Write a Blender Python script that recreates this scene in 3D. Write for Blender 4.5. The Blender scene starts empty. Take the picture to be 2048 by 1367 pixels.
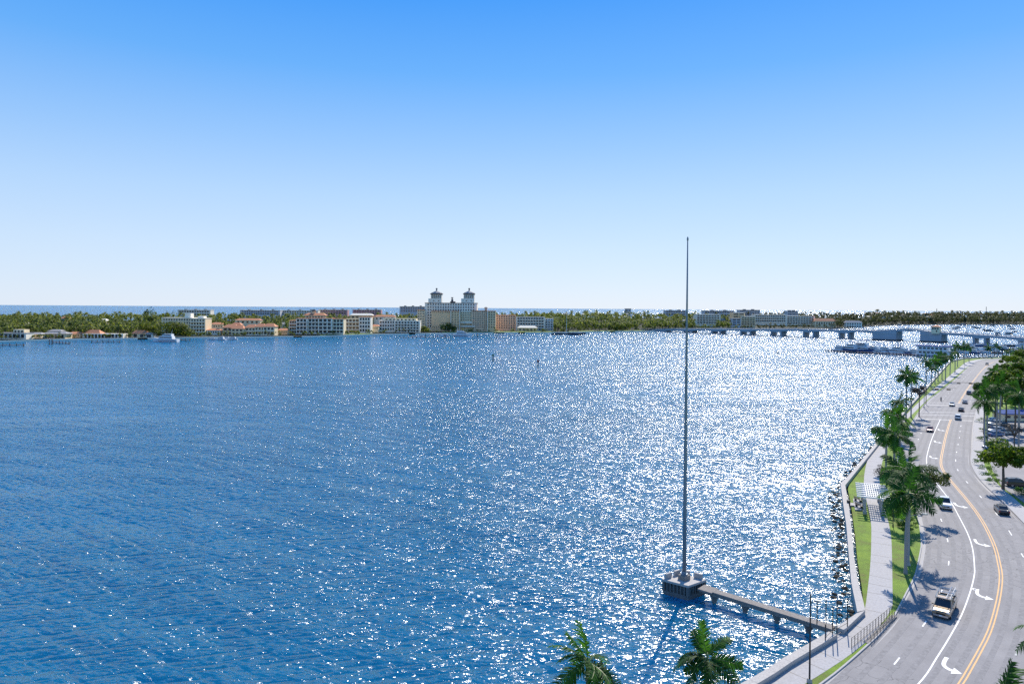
import bpy, bmesh, math, random
from mathutils import Vector, Matrix
R = math.radians
rnd = random.Random(7)
scene = bpy.context.scene
COL = scene.collection

# ------------------------------------------------------------------ camera
CAM_H = 38.0                       # metres above the water
FOCAL = 24.0
PITCH, ROLL, SHIFT = R(0.9), R(0.37), -0.0228
cam_data = bpy.data.cameras.new('camera')
cam_data.lens = FOCAL
cam_data.sensor_width = 36.0
cam_data.shift_y = SHIFT
cam_data.clip_start = 0.5
cam_data.clip_end = 200000.0
cam = bpy.data.objects.new('camera', cam_data)
COL.objects.link(cam)
CAM_M = Matrix.Rotation(R(90) - PITCH, 4, 'X') @ Matrix.Rotation(ROLL, 4, 'Z')
CAM_M.translation = Vector((0, 0, CAM_H))
cam.matrix_world = CAM_M
scene.camera = cam

# ------------------------------------------------------------------ light
SUN_EL, SUN_AZ = R(42), R(24)      # azimuth clockwise from +Y (the view axis)
world = bpy.data.worlds.new('World')
scene.world = world
world.use_nodes = True
wn = world.node_tree
wn.nodes.clear()
w_out = wn.nodes.new('ShaderNodeOutputWorld')
w_bg = wn.nodes.new('ShaderNodeBackground')
w_sky = wn.nodes.new('ShaderNodeTexSky')
w_sky.sky_type = 'NISHITA'
w_sky.sun_disc = False
w_sky.sun_elevation = SUN_EL
w_sky.sun_rotation = SUN_AZ
w_sky.altitude = 0
w_sky.air_density = 1.0
w_sky.dust_density = 0.15
w_sky.ozone_density = 4.0
# clear tropical air: the Nishita sky blended with the even blue gradient that the whole dome shows
w_tc = wn.nodes.new('ShaderNodeTexCoord')
w_sep = wn.nodes.new('ShaderNodeSeparateXYZ')
w_ramp = wn.nodes.new('ShaderNodeValToRGB')
for i, (p, c) in enumerate([(0.0, (0.70, 0.80, 0.955)), (0.084, (0.59, 0.75, 0.965)), (0.156, (0.46, 0.675, 0.975)), (0.225, (0.31, 0.57, 0.975)),
                            (0.32, (0.125, 0.43, 0.97)), (0.41, (0.040, 0.325, 0.96)), (0.62, (0.05, 0.25, 0.76)), (1.0, (0.08, 0.24, 0.62))]):
    if i > 1:
        w_ramp.color_ramp.elements.new(p)
    e = w_ramp.color_ramp.elements[i]
    e.position = p
    e.color = (*c, 1)
SKY_STRENGTH = 0.13
w_gain = wn.nodes.new('ShaderNodeVectorMath')
w_gain.operation = 'SCALE'
w_gain.inputs['Scale'].default_value = 0.85 / SKY_STRENGTH
w_mix = wn.nodes.new('ShaderNodeMix')
w_mix.data_type = 'RGBA'
w_mix.inputs['Factor'].default_value = 0.88
wn.links.new(w_tc.outputs['Generated'], w_sep.inputs[0])
wn.links.new(w_sep.outputs['Z'], w_ramp.inputs[0])
wn.links.new(w_ramp.outputs[0], w_gain.inputs[0])
wn.links.new(w_sky.outputs[0], w_mix.inputs['A'])
wn.links.new(w_gain.outputs[0], w_mix.inputs['B'])
w_bg.inputs['Strength'].default_value = SKY_STRENGTH
wn.links.new(w_mix.outputs['Result'], w_bg.inputs['Color'])
wn.links.new(w_bg.outputs[0], w_out.inputs['Surface'])

sun_data = bpy.data.lights.new('sun', 'SUN')
sun_data.energy = 5.0
sun_data.angle = R(0.53)
sun_data.color = (1.0, 0.93, 0.82)
sun = bpy.data.objects.new('sun', sun_data)
COL.objects.link(sun)
sun_dir = Vector((math.sin(SUN_AZ) * math.cos(SUN_EL), math.cos(SUN_AZ) * math.cos(SUN_EL), math.sin(SUN_EL)))
sun.rotation_euler = sun_dir.to_track_quat('Z', 'Y').to_euler()
sun.location = (300, 800, 600)

vs = scene.view_settings
scene.display_settings.display_device = 'sRGB'
vs.view_transform = 'Standard'
vs.look = 'None'
vs.exposure = 0.25
vs.gamma = 1.0
vs.use_curve_mapping = False
scene.render.engine = 'CYCLES'
cy = scene.cycles
cy.use_denoising = False
cy.max_bounces = 6
cy.diffuse_bounces = 2
cy.glossy_bounces = 3
cy.transmission_bounces = 3
cy.transparent_max_bounces = 6
cy.caustics_reflective = False
cy.caustics_refractive = False
cy.sample_clamp_indirect = 6.0
scene.render.filter_size = 1.2

# ------------------------------------------------------------------ layout helper: where a sight line meets the level z, or depth y
IW, IH = 2048.0, 1367.0
FPX = FOCAL / 36.0 * IW
_R3 = CAM_M.to_3x3()
def ray(px, py):
    d = Vector(((px - IW / 2) / FPX, -(py - IH / 2) / FPX + SHIFT * IW / FPX, -1.0))
    return _R3 @ d
def at(px, py, z=0.0):
    d = ray(px, py)
    t = (z - CAM_H) / d.z
    return Vector((d.x * t, d.y * t, z))
def at_y(px, py, y):
    d = ray(px, py)
    t = y / d.y
    return Vector((d.x * t, y, CAM_H + d.z * t))

# ------------------------------------------------------------------ materials
MATS = {}
def new_mat(name):
    m = bpy.data.materials.new(name)
    m.use_nodes = True
    nt = m.node_tree
    b = nt.nodes['Principled BSDF']
    MATS[name] = m
    return m, nt, b
def N(nt, kind, **kw):
    n = nt.nodes.new(kind)
    for k, v in kw.items():
        if k in n.inputs.keys():
            n.inputs[k].default_value = v
        else:
            setattr(n, k, v)
    return n
def mapped(nt, scale=(1, 1, 1), rot=(0, 0, 0), coord='Object', vec=None):
    tc = nt.nodes.new('ShaderNodeTexCoord')
    mp = nt.nodes.new('ShaderNodeMapping')
    mp.inputs['Scale'].default_value = scale
    mp.inputs['Rotation'].default_value = rot
    nt.links.new(vec if vec is not None else tc.outputs[coord], mp.inputs['Vector'])
    return mp.outputs[0]
def math_node(nt, op, a, b=None, c=None):
    n = nt.nodes.new('ShaderNodeMath')
    n.operation = op
    for i, v in enumerate((a, b, c)):
        if v is None:
            continue
        if isinstance(v, (int, float)):
            n.inputs[i].default_value = v
        else:
            nt.links.new(v, n.inputs[i])
    return n.outputs[0]
def ramp(nt, fac, stops):
    r = nt.nodes.new('ShaderNodeValToRGB')
    el = r.color_ramp.elements
    while len(el) < len(stops):
        el.new(0.5)
    for e, (p, c) in zip(el, stops):
        e.position = p
        e.color = (*c, 1) if len(c) == 3 else c
    nt.links.new(fac, r.inputs[0])
    return r.outputs[0]
def simple(name, col, rough=0.6, var=0.15, scale=3.0, metal=0.0, bump=0.0, coord='Object', detail=4, spec=0.4):
    """plain procedural material: colour broken up by noise, optional fine relief"""
    m, nt, b = new_mat(name)
    v = mapped(nt, (scale,) * 3, coord=coord)
    n = N(nt, 'ShaderNodeTexNoise', Detail=detail, Roughness=0.6)
    nt.links.new(v, n.inputs['Vector'])
    lo = tuple(max(0, c * (1 - var)) for c in col)
    hi = tuple(min(1, c * (1 + var)) for c in col)
    nt.links.new(ramp(nt, n.outputs[0], [(0.3, lo), (0.7, hi)]), b.inputs['Base Color'])
    b.inputs['Roughness'].default_value = rough
    b.inputs['Metallic'].default_value = metal
    b.inputs['Specular IOR Level'].default_value = spec
    if bump:
        bp = N(nt, 'ShaderNodeBump', Strength=1.0, Distance=bump)
        nt.links.new(n.outputs[0], bp.inputs['Height'])
        nt.links.new(bp.outputs[0], b.inputs['Normal'])
    return m
# ------------------------------------------------------------------ water
def water_material():
    m, nt, b = new_mat('lagoon_water')
    geo = nt.nodes.new('ShaderNodeNewGeometry')
    pos = geo.outputs['Position']
    def wave(length, stretch, rot, detail, rough, dist=0.0):
        """noise ridges of about this wavelength (m), drawn out along the crest direction rot"""
        mp = nt.nodes.new('ShaderNodeMapping')
        mp.vector_type = 'TEXTURE'
        mp.inputs['Scale'].default_value = (length * stretch, length, length)
        mp.inputs['Rotation'].default_value = (0, 0, rot)
        nt.links.new(pos, mp.inputs['Vector'])
        n = N(nt, 'ShaderNodeTexNoise', Scale=1.0, Detail=detail, Roughness=rough, Distortion=dist)
        n.noise_dimensions = '2D'
        nt.links.new(mp.outputs[0], n.inputs['Vector'])
        return n.outputs[0]
    # wind patches change how steep the ripples are, and which of the two wave trains leads
    gust = wave(90, 3.5, R(-14), 3, 0.6)
    gust2 = wave(20, 3.0, R(10), 2, 0.5)
    g = math_node(nt, 'ADD', math_node(nt, 'MULTIPLY', gust, 1.7), math_node(nt, 'MULTIPLY', gust2, 0.8))
    g = math_node(nt, 'MAXIMUM', math_node(nt, 'SUBTRACT', g, 0.45), 0.3)
    lead = wave(60, 1.5, R(30), 1, 0.5)
    lead = math_node(nt, 'MULTIPLY_ADD', math_node(nt, 'SUBTRACT', lead, 0.5), 3.0, 0.5)
    lead.node.use_clamp = True
    other = math_node(nt, 'SUBTRACT', 1.0, lead)
    swell = wave(6.0, 3.0, R(-30), 1, 0.4)
    a = wave(1.5, 5.5, R(-34), 1.5, 0.5, 0.25)
    c = wave(1.1, 5.5, R(16), 1.5, 0.5, 0.25)
    r = wave(0.42, 1.8, R(-8), 2, 0.6)
    def ridge(x):
        return math_node(nt, 'SUBTRACT', 1.0, math_node(nt, 'ABSOLUTE', math_node(nt, 'MULTIPLY', math_node(nt, 'SUBTRACT', x, 0.5), 2.0)))
    wa = math_node(nt, 'MULTIPLY', math_node(nt, 'MULTIPLY_ADD', ridge(a), 0.62, math_node(nt, 'MULTIPLY', a, 1.1)), math_node(nt, 'MULTIPLY_ADD', lead, 0.8, 0.35))
    wc = math_node(nt, 'MULTIPLY', math_node(nt, 'MULTIPLY_ADD', ridge(c), 0.46, math_node(nt, 'MULTIPLY', c, 0.85)), math_node(nt, 'MULTIPLY_ADD', other, 0.8, 0.35))
    h = math_node(nt, 'MULTIPLY', swell, 1.3)
    h = math_node(nt, 'ADD', h, wa)
    h = math_node(nt, 'ADD', h, wc)
    h = math_node(nt, 'MULTIPLY_ADD', r, 0.17, h)
    h = math_node(nt, 'MULTIPLY', h, g)
    bp = N(nt, 'ShaderNodeBump', Strength=1.0, Distance=1.0)
    nt.links.new(h, bp.inputs['Height'])
    # fine chop, given as slopes so that it keeps its steepness out to the horizon
    mp = nt.nodes.new('ShaderNodeMapping'); mp.vector_type = 'TEXTURE'
    mp.inputs['Scale'].default_value = (1.3, 0.5, 1.0); mp.inputs['Rotation'].default_value = (0, 0, R(-12))
    nt.links.new(pos, mp.inputs['Vector'])
    ch = N(nt, 'ShaderNodeTexNoise', Scale=1.0, Detail=1.5, Roughness=0.55); ch.noise_dimensions = '2D'
    nt.links.new(mp.outputs[0], ch.inputs['Vector'])
    c0 = nt.nodes.new('ShaderNodeVectorMath'); c0.operation = 'SUBTRACT'
    nt.links.new(ch.outputs['Color'], c0.inputs[0]); c0.inputs[1].default_value = (0.5, 0.5, 0.5)
    c1 = nt.nodes.new('ShaderNodeVectorMath'); c1.operation = 'MULTIPLY'
    nt.links.new(c0.outputs[0], c1.inputs[0]); c1.inputs[1].default_value = (1.2, 1.7, 0.0)
    c2 = nt.nodes.new('ShaderNodeVectorMath'); c2.operation = 'SCALE'
    nt.links.new(c1.outputs[0], c2.inputs[0]); nt.links.new(math_node(nt, 'MULTIPLY_ADD', g, 0.5, 0.5), c2.inputs['Scale'])
    nn = nt.nodes.new('ShaderNodeVectorMath'); nn.operation = 'ADD'
    nt.links.new(bp.outputs[0], nn.inputs[0]); nt.links.new(c2.outputs[0], nn.inputs[1])
    no = nt.nodes.new('ShaderNodeVectorMath'); no.operation = 'NORMALIZE'
    nt.links.new(nn.outputs[0], no.inputs[0])
    nt.links.new(no.outputs[0], b.inputs['Normal'])
    b.inputs['Base Color'].default_value = (0.002, 0.112, 0.232, 1)
    b.inputs['Roughness'].default_value = 0.195
    b.inputs['Subsurface Weight'].default_value = 1.0
    b.inputs['Subsurface Radius'].default_value = (0.5, 1.0, 1.6)
    b.inputs['Subsurface Scale'].default_value = 6.0
    b.subsurface_method = 'BURLEY'
    b.inputs['IOR'].default_value = 1.33
    b.inputs['Specular IOR Level'].default_value = 0.85
    return m
water_material()
def sheet(name, pts, mat, z=None):
    me = bpy.data.meshes.new(name)
    me.from_pydata([(p[0], p[1], p[2] if z is None else z) for p in pts], [], [list(range(len(pts)))])
    me.materials.append(MATS[mat])
    o = bpy.data.objects.new(name, me)
    COL.objects.link(o)
    return o
L = 60000.0
water = sheet('water', [(-L, -2000, 0), (L, -2000, 0), (L, L, 0), (-L, L, 0)], 'lagoon_water')
water['kind'] = 'structure'
# ------------------------------------------------------------------ mesh helpers
class MB:
    """collects shapes; build() links them as one mesh object"""
    def __init__(self):
        self.v, self.f, self.m, self.s = [], [], [], []
        self.mi, self.smooth = 0, False
    def add(self, vs, fs):
        o = len(self.v)
        self.v += [tuple(p) for p in vs]
        for f in fs:
            self.f.append([i + o for i in f]); self.m.append(self.mi); self.s.append(self.smooth)
        return self
    def box(self, c, s, rz=0.0, taper=1.0):
        x, y, z = s[0] / 2, s[1] / 2, s[2] / 2
        co, si = math.cos(rz), math.sin(rz)
        vs = []
        for dz, t in ((-z, 1.0), (z, taper)):
            for dx, dy in ((-x, -y), (x, -y), (x, y), (-x, y)):
                dx *= t; dy *= t
                vs.append((c[0] + dx * co - dy * si, c[1] + dx * si + dy * co, c[2] + dz))
        return self.add(vs, [(3, 2, 1, 0), (4, 5, 6, 7), (0, 1, 5, 4), (1, 2, 6, 5), (2, 3, 7, 6), (3, 0, 4, 7)])
    def span(self, a, b, w, h):
        """a bar from a to b, w wide and h high (its top at a.z, b.z)"""
        a, b = Vector(a), Vector(b)
        d = (b - a); n = Vector((-d.y, d.x, 0))
        n = n.normalized() * (w / 2) if n.length > 1e-6 else Vector((w / 2, 0, 0))
        u = Vector((0, 0, -h))
        vs = [a - n + u, b - n + u, b + n + u, a + n + u, a - n, b - n, b + n, a + n]
        return self.add(vs, [(3, 2, 1, 0), (4, 5, 6, 7), (0, 1, 5, 4), (1, 2, 6, 5), (2, 3, 7, 6), (3, 0, 4, 7)])
    def prism(self, poly, z0, z1):
        n = len(poly)
        vs = [(p[0], p[1], z0) for p in poly] + [(p[0], p[1], z1) for p in poly]
        return self.add(vs, [list(range(n))[::-1], list(range(n, 2 * n))] + [(i, (i + 1) % n, (i + 1) % n + n, i + n) for i in range(n)])
    def tube(self, pts, rad, n=6, cap=True):
        pts = [Vector(p) for p in pts]
        if not hasattr(rad, '__len__'):
            rad = [rad] * len(pts)
        vs, fs = [], []
        for i, p in enumerate(pts):
            d = (pts[min(i + 1, len(pts) - 1)] - pts[max(i - 1, 0)]).normalized()
            ref = Vector((1, 0, 0)) if abs(d.x) < 0.9 else Vector((0, 1, 0))
            u = d.cross(ref).normalized(); w = d.cross(u)
            for k in range(n):
                t = 2 * math.pi * k / n
                vs.append(p + (u * math.cos(t) + w * math.sin(t)) * rad[i])
        for i in range(len(pts) - 1):
            for k in range(n):
                k2 = (k + 1) % n
                fs.append((i * n + k, i * n + k2, (i + 1) * n + k2, (i + 1) * n + k))
        if cap:
            fs.append(list(range(n))[::-1]); fs.append(list(range((len(pts) - 1) * n, len(pts) * n)))
        return self.add(vs, fs)
    def rings(self, rings, cap=True):
        """loft closed rings of equal length"""
        n = len(rings[0]); vs = [p for r in rings for p in r]; fs = []
        for i in range(len(rings) - 1):
            for k in range(n):
                k2 = (k + 1) % n
                fs.append((i * n + k, i * n + k2, (i + 1) * n + k2, (i + 1) * n + k))
        if cap:
            fs.append(list(range(n))[::-1]); fs.append(list(range((len(rings) - 1) * n, len(rings) * n)))
        return self.add(vs, fs)
    def mesh(self, name, mats):
        me = bpy.data.meshes.new(name)
        me.from_pydata(self.v, [], self.f)
        for m in ([mats] if isinstance(mats, str) else mats):
            me.materials.append(MATS[m])
        me.polygons.foreach_set('material_index', self.m)
        me.polygons.foreach_set('use_smooth', self.s)
        me.update()
        return me
    def build(self, name, mats, parent=None, loc=(0, 0, 0), rz=0.0):
        return link(name, self.mesh(name, mats), parent, loc, rz)
def link(name, data, parent=None, loc=(0, 0, 0), rz=0.0, scale=None):
    o = bpy.data.objects.new(name, data)
    COL.objects.link(o)
    o.parent = parent
    o.location = loc
    o.rotation_euler = (0, 0, rz)
    if scale is not None:
        o.scale = scale
    return o
def tag(o, label, cat, group=None):
    o['label'] = label
    o['category'] = cat
    if group:
        o['group'] = group
    return o
def thing(name, label, cat, loc=(0, 0, 0), rz=0.0, group=None):
    return tag(link(name, None, None, loc, rz), label, cat, group)
def structure(o):
    o['kind'] = 'structure'
    return o
def stuff(o, label=None, cat=None):
    o['kind'] = 'stuff'
    if label:
        o['label'] = label; o['category'] = cat
    return o
def copy_tree(o, parent=None):
    c = o.copy()
    COL.objects.link(c)
    c.parent = parent
    for ch in list(o.children):
        copy_tree(ch, c)
    return c
def catmull(pts, sub=8):
    pts = [Vector(p) for p in pts]
    out = []
    for i in range(len(pts) - 1):
        p0 = pts[max(i - 1, 0)]; p1 = pts[i]; p2 = pts[i + 1]; p3 = pts[min(i + 2, len(pts) - 1)]
        for k in range(sub):
            t = k / sub
            out.append(0.5 * ((2 * p1) + (p2 - p0) * t + (2 * p0 - 5 * p1 + 4 * p2 - p3) * t * t + (3 * p1 - p0 - 3 * p2 + p3) * t ** 3))
    out.append(pts[-1])
    return out
def resample(pts, n):
    """n points at equal steps along pts"""
    L_ = [0.0]
    for a, b in zip(pts, pts[1:]):
        L_.append(L_[-1] + (b - a).length)
    out, j = [], 0
    for k in range(n):
        s = L_[-1] * k / (n - 1)
        while j < len(L_) - 2 and L_[j + 1] < s:
            j += 1
        seg = L_[j + 1] - L_[j]
        out.append(pts[j].lerp(pts[j + 1], (s - L_[j]) / seg if seg > 1e-9 else 0))
    return out
def length(pts):
    return sum((b - a).length for a, b in zip(pts, pts[1:]))
def normals(pts):
    """left normals in plan"""
    out = []
    for i in range(len(pts)):
        d = pts[min(i + 1, len(pts) - 1)] - pts[max(i - 1, 0)]
        out.append(Vector((-d.y, d.x, 0)).normalized())
    return out
def offset(pts, d):
    return [p + n * d for p, n in zip(pts, normals(pts))]
def ribbon(mb, a, b, za, zb=None):
    """a sheet between two polylines of equal length"""
    n = len(a)
    zb = za if zb is None else zb
    vs = [(p.x, p.y, za) for p in a] + [(p.x, p.y, zb) for p in b]
    return mb.add(vs, [(i, i + 1, n + i + 1, n + i) for i in range(n - 1)])
def band(mb, a, b, z0, z1):
    """a solid strip between two polylines: top, both sides, ends"""
    n = len(a)
    vs = [(p.x, p.y, z1) for p in a] + [(p.x, p.y, z1) for p in b] + [(p.x, p.y, z0) for p in a] + [(p.x, p.y, z0) for p in b]
    fs = [(i, i + 1, n + i + 1, n + i) for i in range(n - 1)]
    fs += [(2 * n + i, 2 * n + i + 1, i + 1, i) for i in range(n - 1)]
    fs += [(n + i, n + i + 1, 3 * n + i + 1, 3 * n + i) for i in range(n - 1)]
    fs += [(0, n, 3 * n, 2 * n), (n - 1, 3 * n - 1, 4 * n - 1, 2 * n - 1)]
    return mb.add(vs, fs)
_boxes = {}
def unit_box(mat, name='block'):
    if (mat, name) not in _boxes:
        _boxes[(mat, name)] = MB().box((0, 0, 0), (1, 1, 1)).mesh(name, mat)
    return _boxes[(mat, name)]
def piece(name, mat, c, s, parent, rz=0.0):
    """a box-shaped part that shares its mesh with all others of its kind"""
    return link(name, unit_box(mat, name), parent, c, rz, s)

# ------------------------------------------------------------------ materials of the place
def asphalt():
    m, nt, b = new_mat('asphalt')
    g = nt.nodes.new('ShaderNodeNewGeometry').outputs['Position']
    n1 = N(nt, 'ShaderNodeTexNoise', Scale=0.22, Detail=5, Roughness=0.65); nt.links.new(g, n1.inputs['Vector'])
    n2 = N(nt, 'ShaderNodeTexNoise', Scale=6.0, Detail=3, Roughness=0.7); nt.links.new(g, n2.inputs['Vector'])
    f = math_node(nt, 'ADD', math_node(nt, 'MULTIPLY', n1.outputs[0], 0.7), math_node(nt, 'MULTIPLY', n2.outputs[0], 0.3))
    base = ramp(nt, f, [(0.3, (0.205, 0.195, 0.197)), (0.5, (0.25, 0.238, 0.237)), (0.72, (0.315, 0.30, 0.295))])
    # cracks: thin cell edges, only where the surface is old
    wv = N(nt, 'ShaderNodeTexNoise', Scale=0.8, Detail=3); nt.links.new(g, wv.inputs['Vector'])
    mixv = nt.nodes.new('ShaderNodeVectorMath'); mixv.operation = 'MULTIPLY_ADD'
    nt.links.new(wv.outputs['Color'], mixv.inputs[0]); mixv.inputs[1].default_value = (1.6, 1.6, 0); nt.links.new(g, mixv.inputs[2])
    vo = N(nt, 'ShaderNodeTexVoronoi', Scale=0.45); vo.feature = 'DISTANCE_TO_EDGE'; vo.voronoi_dimensions = '2D'
    nt.links.new(mixv.outputs[0], vo.inputs['Vector'])
    line = math_node(nt, 'LESS_THAN', vo.outputs['Distance'], 0.018)
    old = N(nt, 'ShaderNodeTexNoise', Scale=0.045, Detail=2); nt.links.new(g, old.inputs['Vector'])
    where = math_node(nt, 'GREATER_THAN', old.outputs[0], 0.56)
    crack = math_node(nt, 'MULTIPLY', math_node(nt, 'MULTIPLY', line, where), 0.6)
    mx = nt.nodes.new('ShaderNodeMix'); mx.data_type = 'RGBA'
    nt.links.new(crack, mx.inputs['Factor']); nt.links.new(base, mx.inputs['A']); mx.inputs['B'].default_value = (0.05, 0.05, 0.055, 1)
    nt.links.new(mx.outputs['Result'], b.inputs['Base Color'])
    b.inputs['Roughness'].default_value = 0.85
    bp = N(nt, 'ShaderNodeBump', Strength=0.5, Distance=0.02); nt.links.new(n2.outputs[0], bp.inputs['Height'])
    nt.links.new(bp.outputs[0], b.inputs['Normal'])
asphalt()
def grass():
    m, nt, b = new_mat('grass')
    g = nt.nodes.new('ShaderNodeNewGeometry').outputs['Position']
    n1 = N(nt, 'ShaderNodeTexNoise', Scale=0.35, Detail=5, Roughness=0.65); nt.links.new(g, n1.inputs['Vector'])
    n2 = N(nt, 'ShaderNodeTexNoise', Scale=9.0, Detail=3, Roughness=0.7); nt.links.new(g, n2.inputs['Vector'])
    f = math_node(nt, 'ADD', math_node(nt, 'MULTIPLY', n1.outputs[0], 0.75), math_node(nt, 'MULTIPLY', n2.outputs[0], 0.35))
    c = ramp(nt, f, [(0.36, (0.20, 0.15, 0.06)), (0.43, (0.15, 0.17, 0.03)), (0.55, (0.15, 0.25, 0.018)), (0.75, (0.24, 0.35, 0.025))])
    nt.links.new(c, b.inputs['Base Color'])
    b.inputs['Roughness'].default_value = 0.9
    bp = N(nt, 'ShaderNodeBump', Strength=1.0, Distance=0.12); nt.links.new(n2.outputs[0], bp.inputs['Height'])
    nt.links.new(bp.outputs[0], b.inputs['Normal'])
grass()
def leaf(name, cols, trans=0.35, rough=0.6, rand=True):
    """leaf: colour differs from object to object and clump to clump, light shines through"""
    m, nt, b = new_mat(name)
    out = nt.nodes['Material Output']
    g = nt.nodes.new('ShaderNodeNewGeometry')
    oi = nt.nodes.new('ShaderNodeObjectInfo')
    n = N(nt, 'ShaderNodeTexNoise', Scale=0.35, Detail=2)
    nt.links.new(g.outputs['Position'], n.inputs['Vector'])
    f = math_node(nt, 'MULTIPLY_ADD', g.outputs['Random Per Island'], 0.45, math_node(nt, 'MULTIPLY', n.outputs[0], 0.4))
    f = math_node(nt, 'MULTIPLY_ADD', oi.outputs['Random'], 0.25, f)
    k = len(cols)
    c = ramp(nt, f, [(0.15 + 0.7 * i / (k - 1), col) for i, col in enumerate(cols)])
    nt.links.new(c, b.inputs['Base Color'])
    b.inputs['Roughness'].default_value = rough
    b.inputs['Specular IOR Level'].default_value = 0.18
    t = nt.nodes.new('ShaderNodeBsdfTranslucent')
    gain = nt.nodes.new('ShaderNodeVectorMath'); gain.operation = 'MULTIPLY'
    nt.links.new(c, gain.inputs[0]); gain.inputs[1].default_value = (1.9, 2.0, 0.9)
    nt.links.new(gain.outputs[0], t.inputs['Color'])
    mx = nt.nodes.new('ShaderNodeMixShader'); mx.inputs[0].default_value = trans
    nt.links.new(b.outputs[0], mx.inputs[1]); nt.links.new(t.outputs[0], mx.inputs[2])
    nt.links.new(mx.outputs[0], out.inputs['Surface'])
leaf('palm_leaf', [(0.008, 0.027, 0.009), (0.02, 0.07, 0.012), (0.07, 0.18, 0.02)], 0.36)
leaf('tree_leaf', [(0.015, 0.038, 0.008), (0.05, 0.095, 0.010), (0.14, 0.19, 0.015)], 0.38)
leaf('sparse_leaf', [(0.05, 0.06, 0.03), (0.07, 0.09, 0.03), (0.11, 0.13, 0.04)], 0.3)
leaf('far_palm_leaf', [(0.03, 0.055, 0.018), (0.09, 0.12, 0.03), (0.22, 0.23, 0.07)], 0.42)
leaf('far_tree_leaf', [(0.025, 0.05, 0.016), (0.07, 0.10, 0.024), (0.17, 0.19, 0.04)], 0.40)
leaf('far_wood_leaf', [(0.022, 0.030, 0.016), (0.05, 0.06, 0.026), (0.11, 0.115, 0.05)], 0.3)
leaf('ficus_leaf', [(0.03, 0.045, 0.012), (0.10, 0.12, 0.02), (0.24, 0.24, 0.035)], 0.35)
leaf('shrub_leaf', [(0.015, 0.05, 0.01), (0.04, 0.10, 0.015), (0.08, 0.16, 0.02)], 0.3)
leaf('dry_twig', [(0.07, 0.055, 0.05), (0.10, 0.085, 0.075)], 0.1)
simple('concrete_path', (0.40, 0.385, 0.38), 0.85, 0.14, 0.8, bump=0.01)
simple('concrete_wall', (0.45, 0.42, 0.39), 0.85, 0.2, 1.2, bump=0.02)
simple('concrete_kerb', (0.42, 0.40, 0.385), 0.85, 0.15, 1.5)
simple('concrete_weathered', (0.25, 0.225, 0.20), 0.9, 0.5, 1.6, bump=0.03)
simple('concrete_shaded', (0.15, 0.155, 0.15), 0.9, 0.75, 2.2, bump=0.04, detail=7)  # platform sides' shade put into the base colour, broken by pale and dark patches
simple('concrete_bridge', (0.40, 0.42, 0.44), 0.8, 0.12, 0.2)
simple('white_paint', (0.80, 0.79, 0.77), 0.6, 0.06, 2.0)
simple('yellow_paint', (0.62, 0.33, 0.10), 0.6, 0.12, 2.0)
simple('asphalt_worn', (0.232, 0.222, 0.222), 0.85, 0.2, 0.5, coord='Object')
simple('wet_rock', (0.022, 0.022, 0.02), 0.8, 0.4, 2.0, bump=0.05, spec=0.15)
simple('dark_steel', (0.035, 0.035, 0.04), 0.5, 0.2, 4.0)
simple('pole_steel', (0.20, 0.245, 0.29), 0.45, 0.12, 0.8, metal=0.3)
simple('concrete_pole', (0.33, 0.33, 0.33), 0.7, 0.12, 1.5)
simple('wood_post', (0.10, 0.075, 0.06), 0.85, 0.3, 4.0)
simple('dock_wood', (0.22, 0.18, 0.15), 0.85, 0.25, 2.0)
simple('palm_trunk', (0.30, 0.285, 0.265), 0.8, 0.22, 3.0, bump=0.02)
simple('palm_shaft', (0.09, 0.16, 0.05), 0.45, 0.2, 3.0)
simple('frond_rib', (0.13, 0.16, 0.04), 0.5, 0.2, 3.0)
simple('bark', (0.12, 0.095, 0.075), 0.9, 0.3, 4.0, bump=0.03)
simple('soil', (0.20, 0.17, 0.12), 0.95, 0.3, 0.3)
simple('far_ground', (0.05, 0.055, 0.03), 0.95, 0.35, 0.05)
simple('sand_bank', (0.42, 0.39, 0.34), 0.9, 0.15, 0.2)
simple('cream_wall', (0.95, 0.76, 0.48), 0.8, 0.06, 0.15)
simple('white_wall', (0.95, 0.86, 0.69), 0.8, 0.05, 0.15)
simple('tan_wall', (0.90, 0.62, 0.34), 0.8, 0.06, 0.15)
simple('peach_wall', (0.94, 0.62, 0.38), 0.8, 0.06, 0.15)
simple('grey_wall', (0.60, 0.60, 0.60), 0.8, 0.06, 0.15)
simple('pink_wall', (0.62, 0.36, 0.34), 0.8, 0.06, 0.15)
simple('orange_tile', (0.62, 0.26, 0.13), 0.8, 0.2, 0.6)
simple('brown_tile', (0.16, 0.105, 0.085), 0.8, 0.2, 0.6)
simple('grey_roof', (0.34, 0.33, 0.32), 0.8, 0.15, 0.4)
simple('dark_roof', (0.11, 0.11, 0.12), 0.8, 0.2, 0.4)
simple('blue_roof', (0.02, 0.07, 0.26), 0.9, 0.1, 0.5)
simple('glass', (0.02, 0.028, 0.04), 0.08, 0.2, 0.5, spec=0.6)
simple('boat_white', (0.78, 0.78, 0.77), 0.25, 0.03, 0.5, spec=0.5)
simple('boat_blue', (0.04, 0.09, 0.22), 0.25, 0.1, 0.5)
simple('canvas_blue', (0.02, 0.06, 0.25), 0.8, 0.1, 1.0)
simple('boat_dark', (0.04, 0.045, 0.055), 0.3, 0.1, 0.5)
simple('rubber', (0.02, 0.02, 0.02), 0.8, 0.1, 4.0)
simple('chrome', (0.55, 0.55, 0.56), 0.25, 0.05, 2.0, metal=0.9)
simple('lamp_glass', (0.8, 0.8, 0.75), 0.15, 0.03, 2.0, spec=0.6)
simple('red_lens', (0.45, 0.02, 0.02), 0.2, 0.05, 2.0, spec=0.6)
simple('green_paint', (0.03, 0.16, 0.07), 0.5, 0.1, 2.0)
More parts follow.
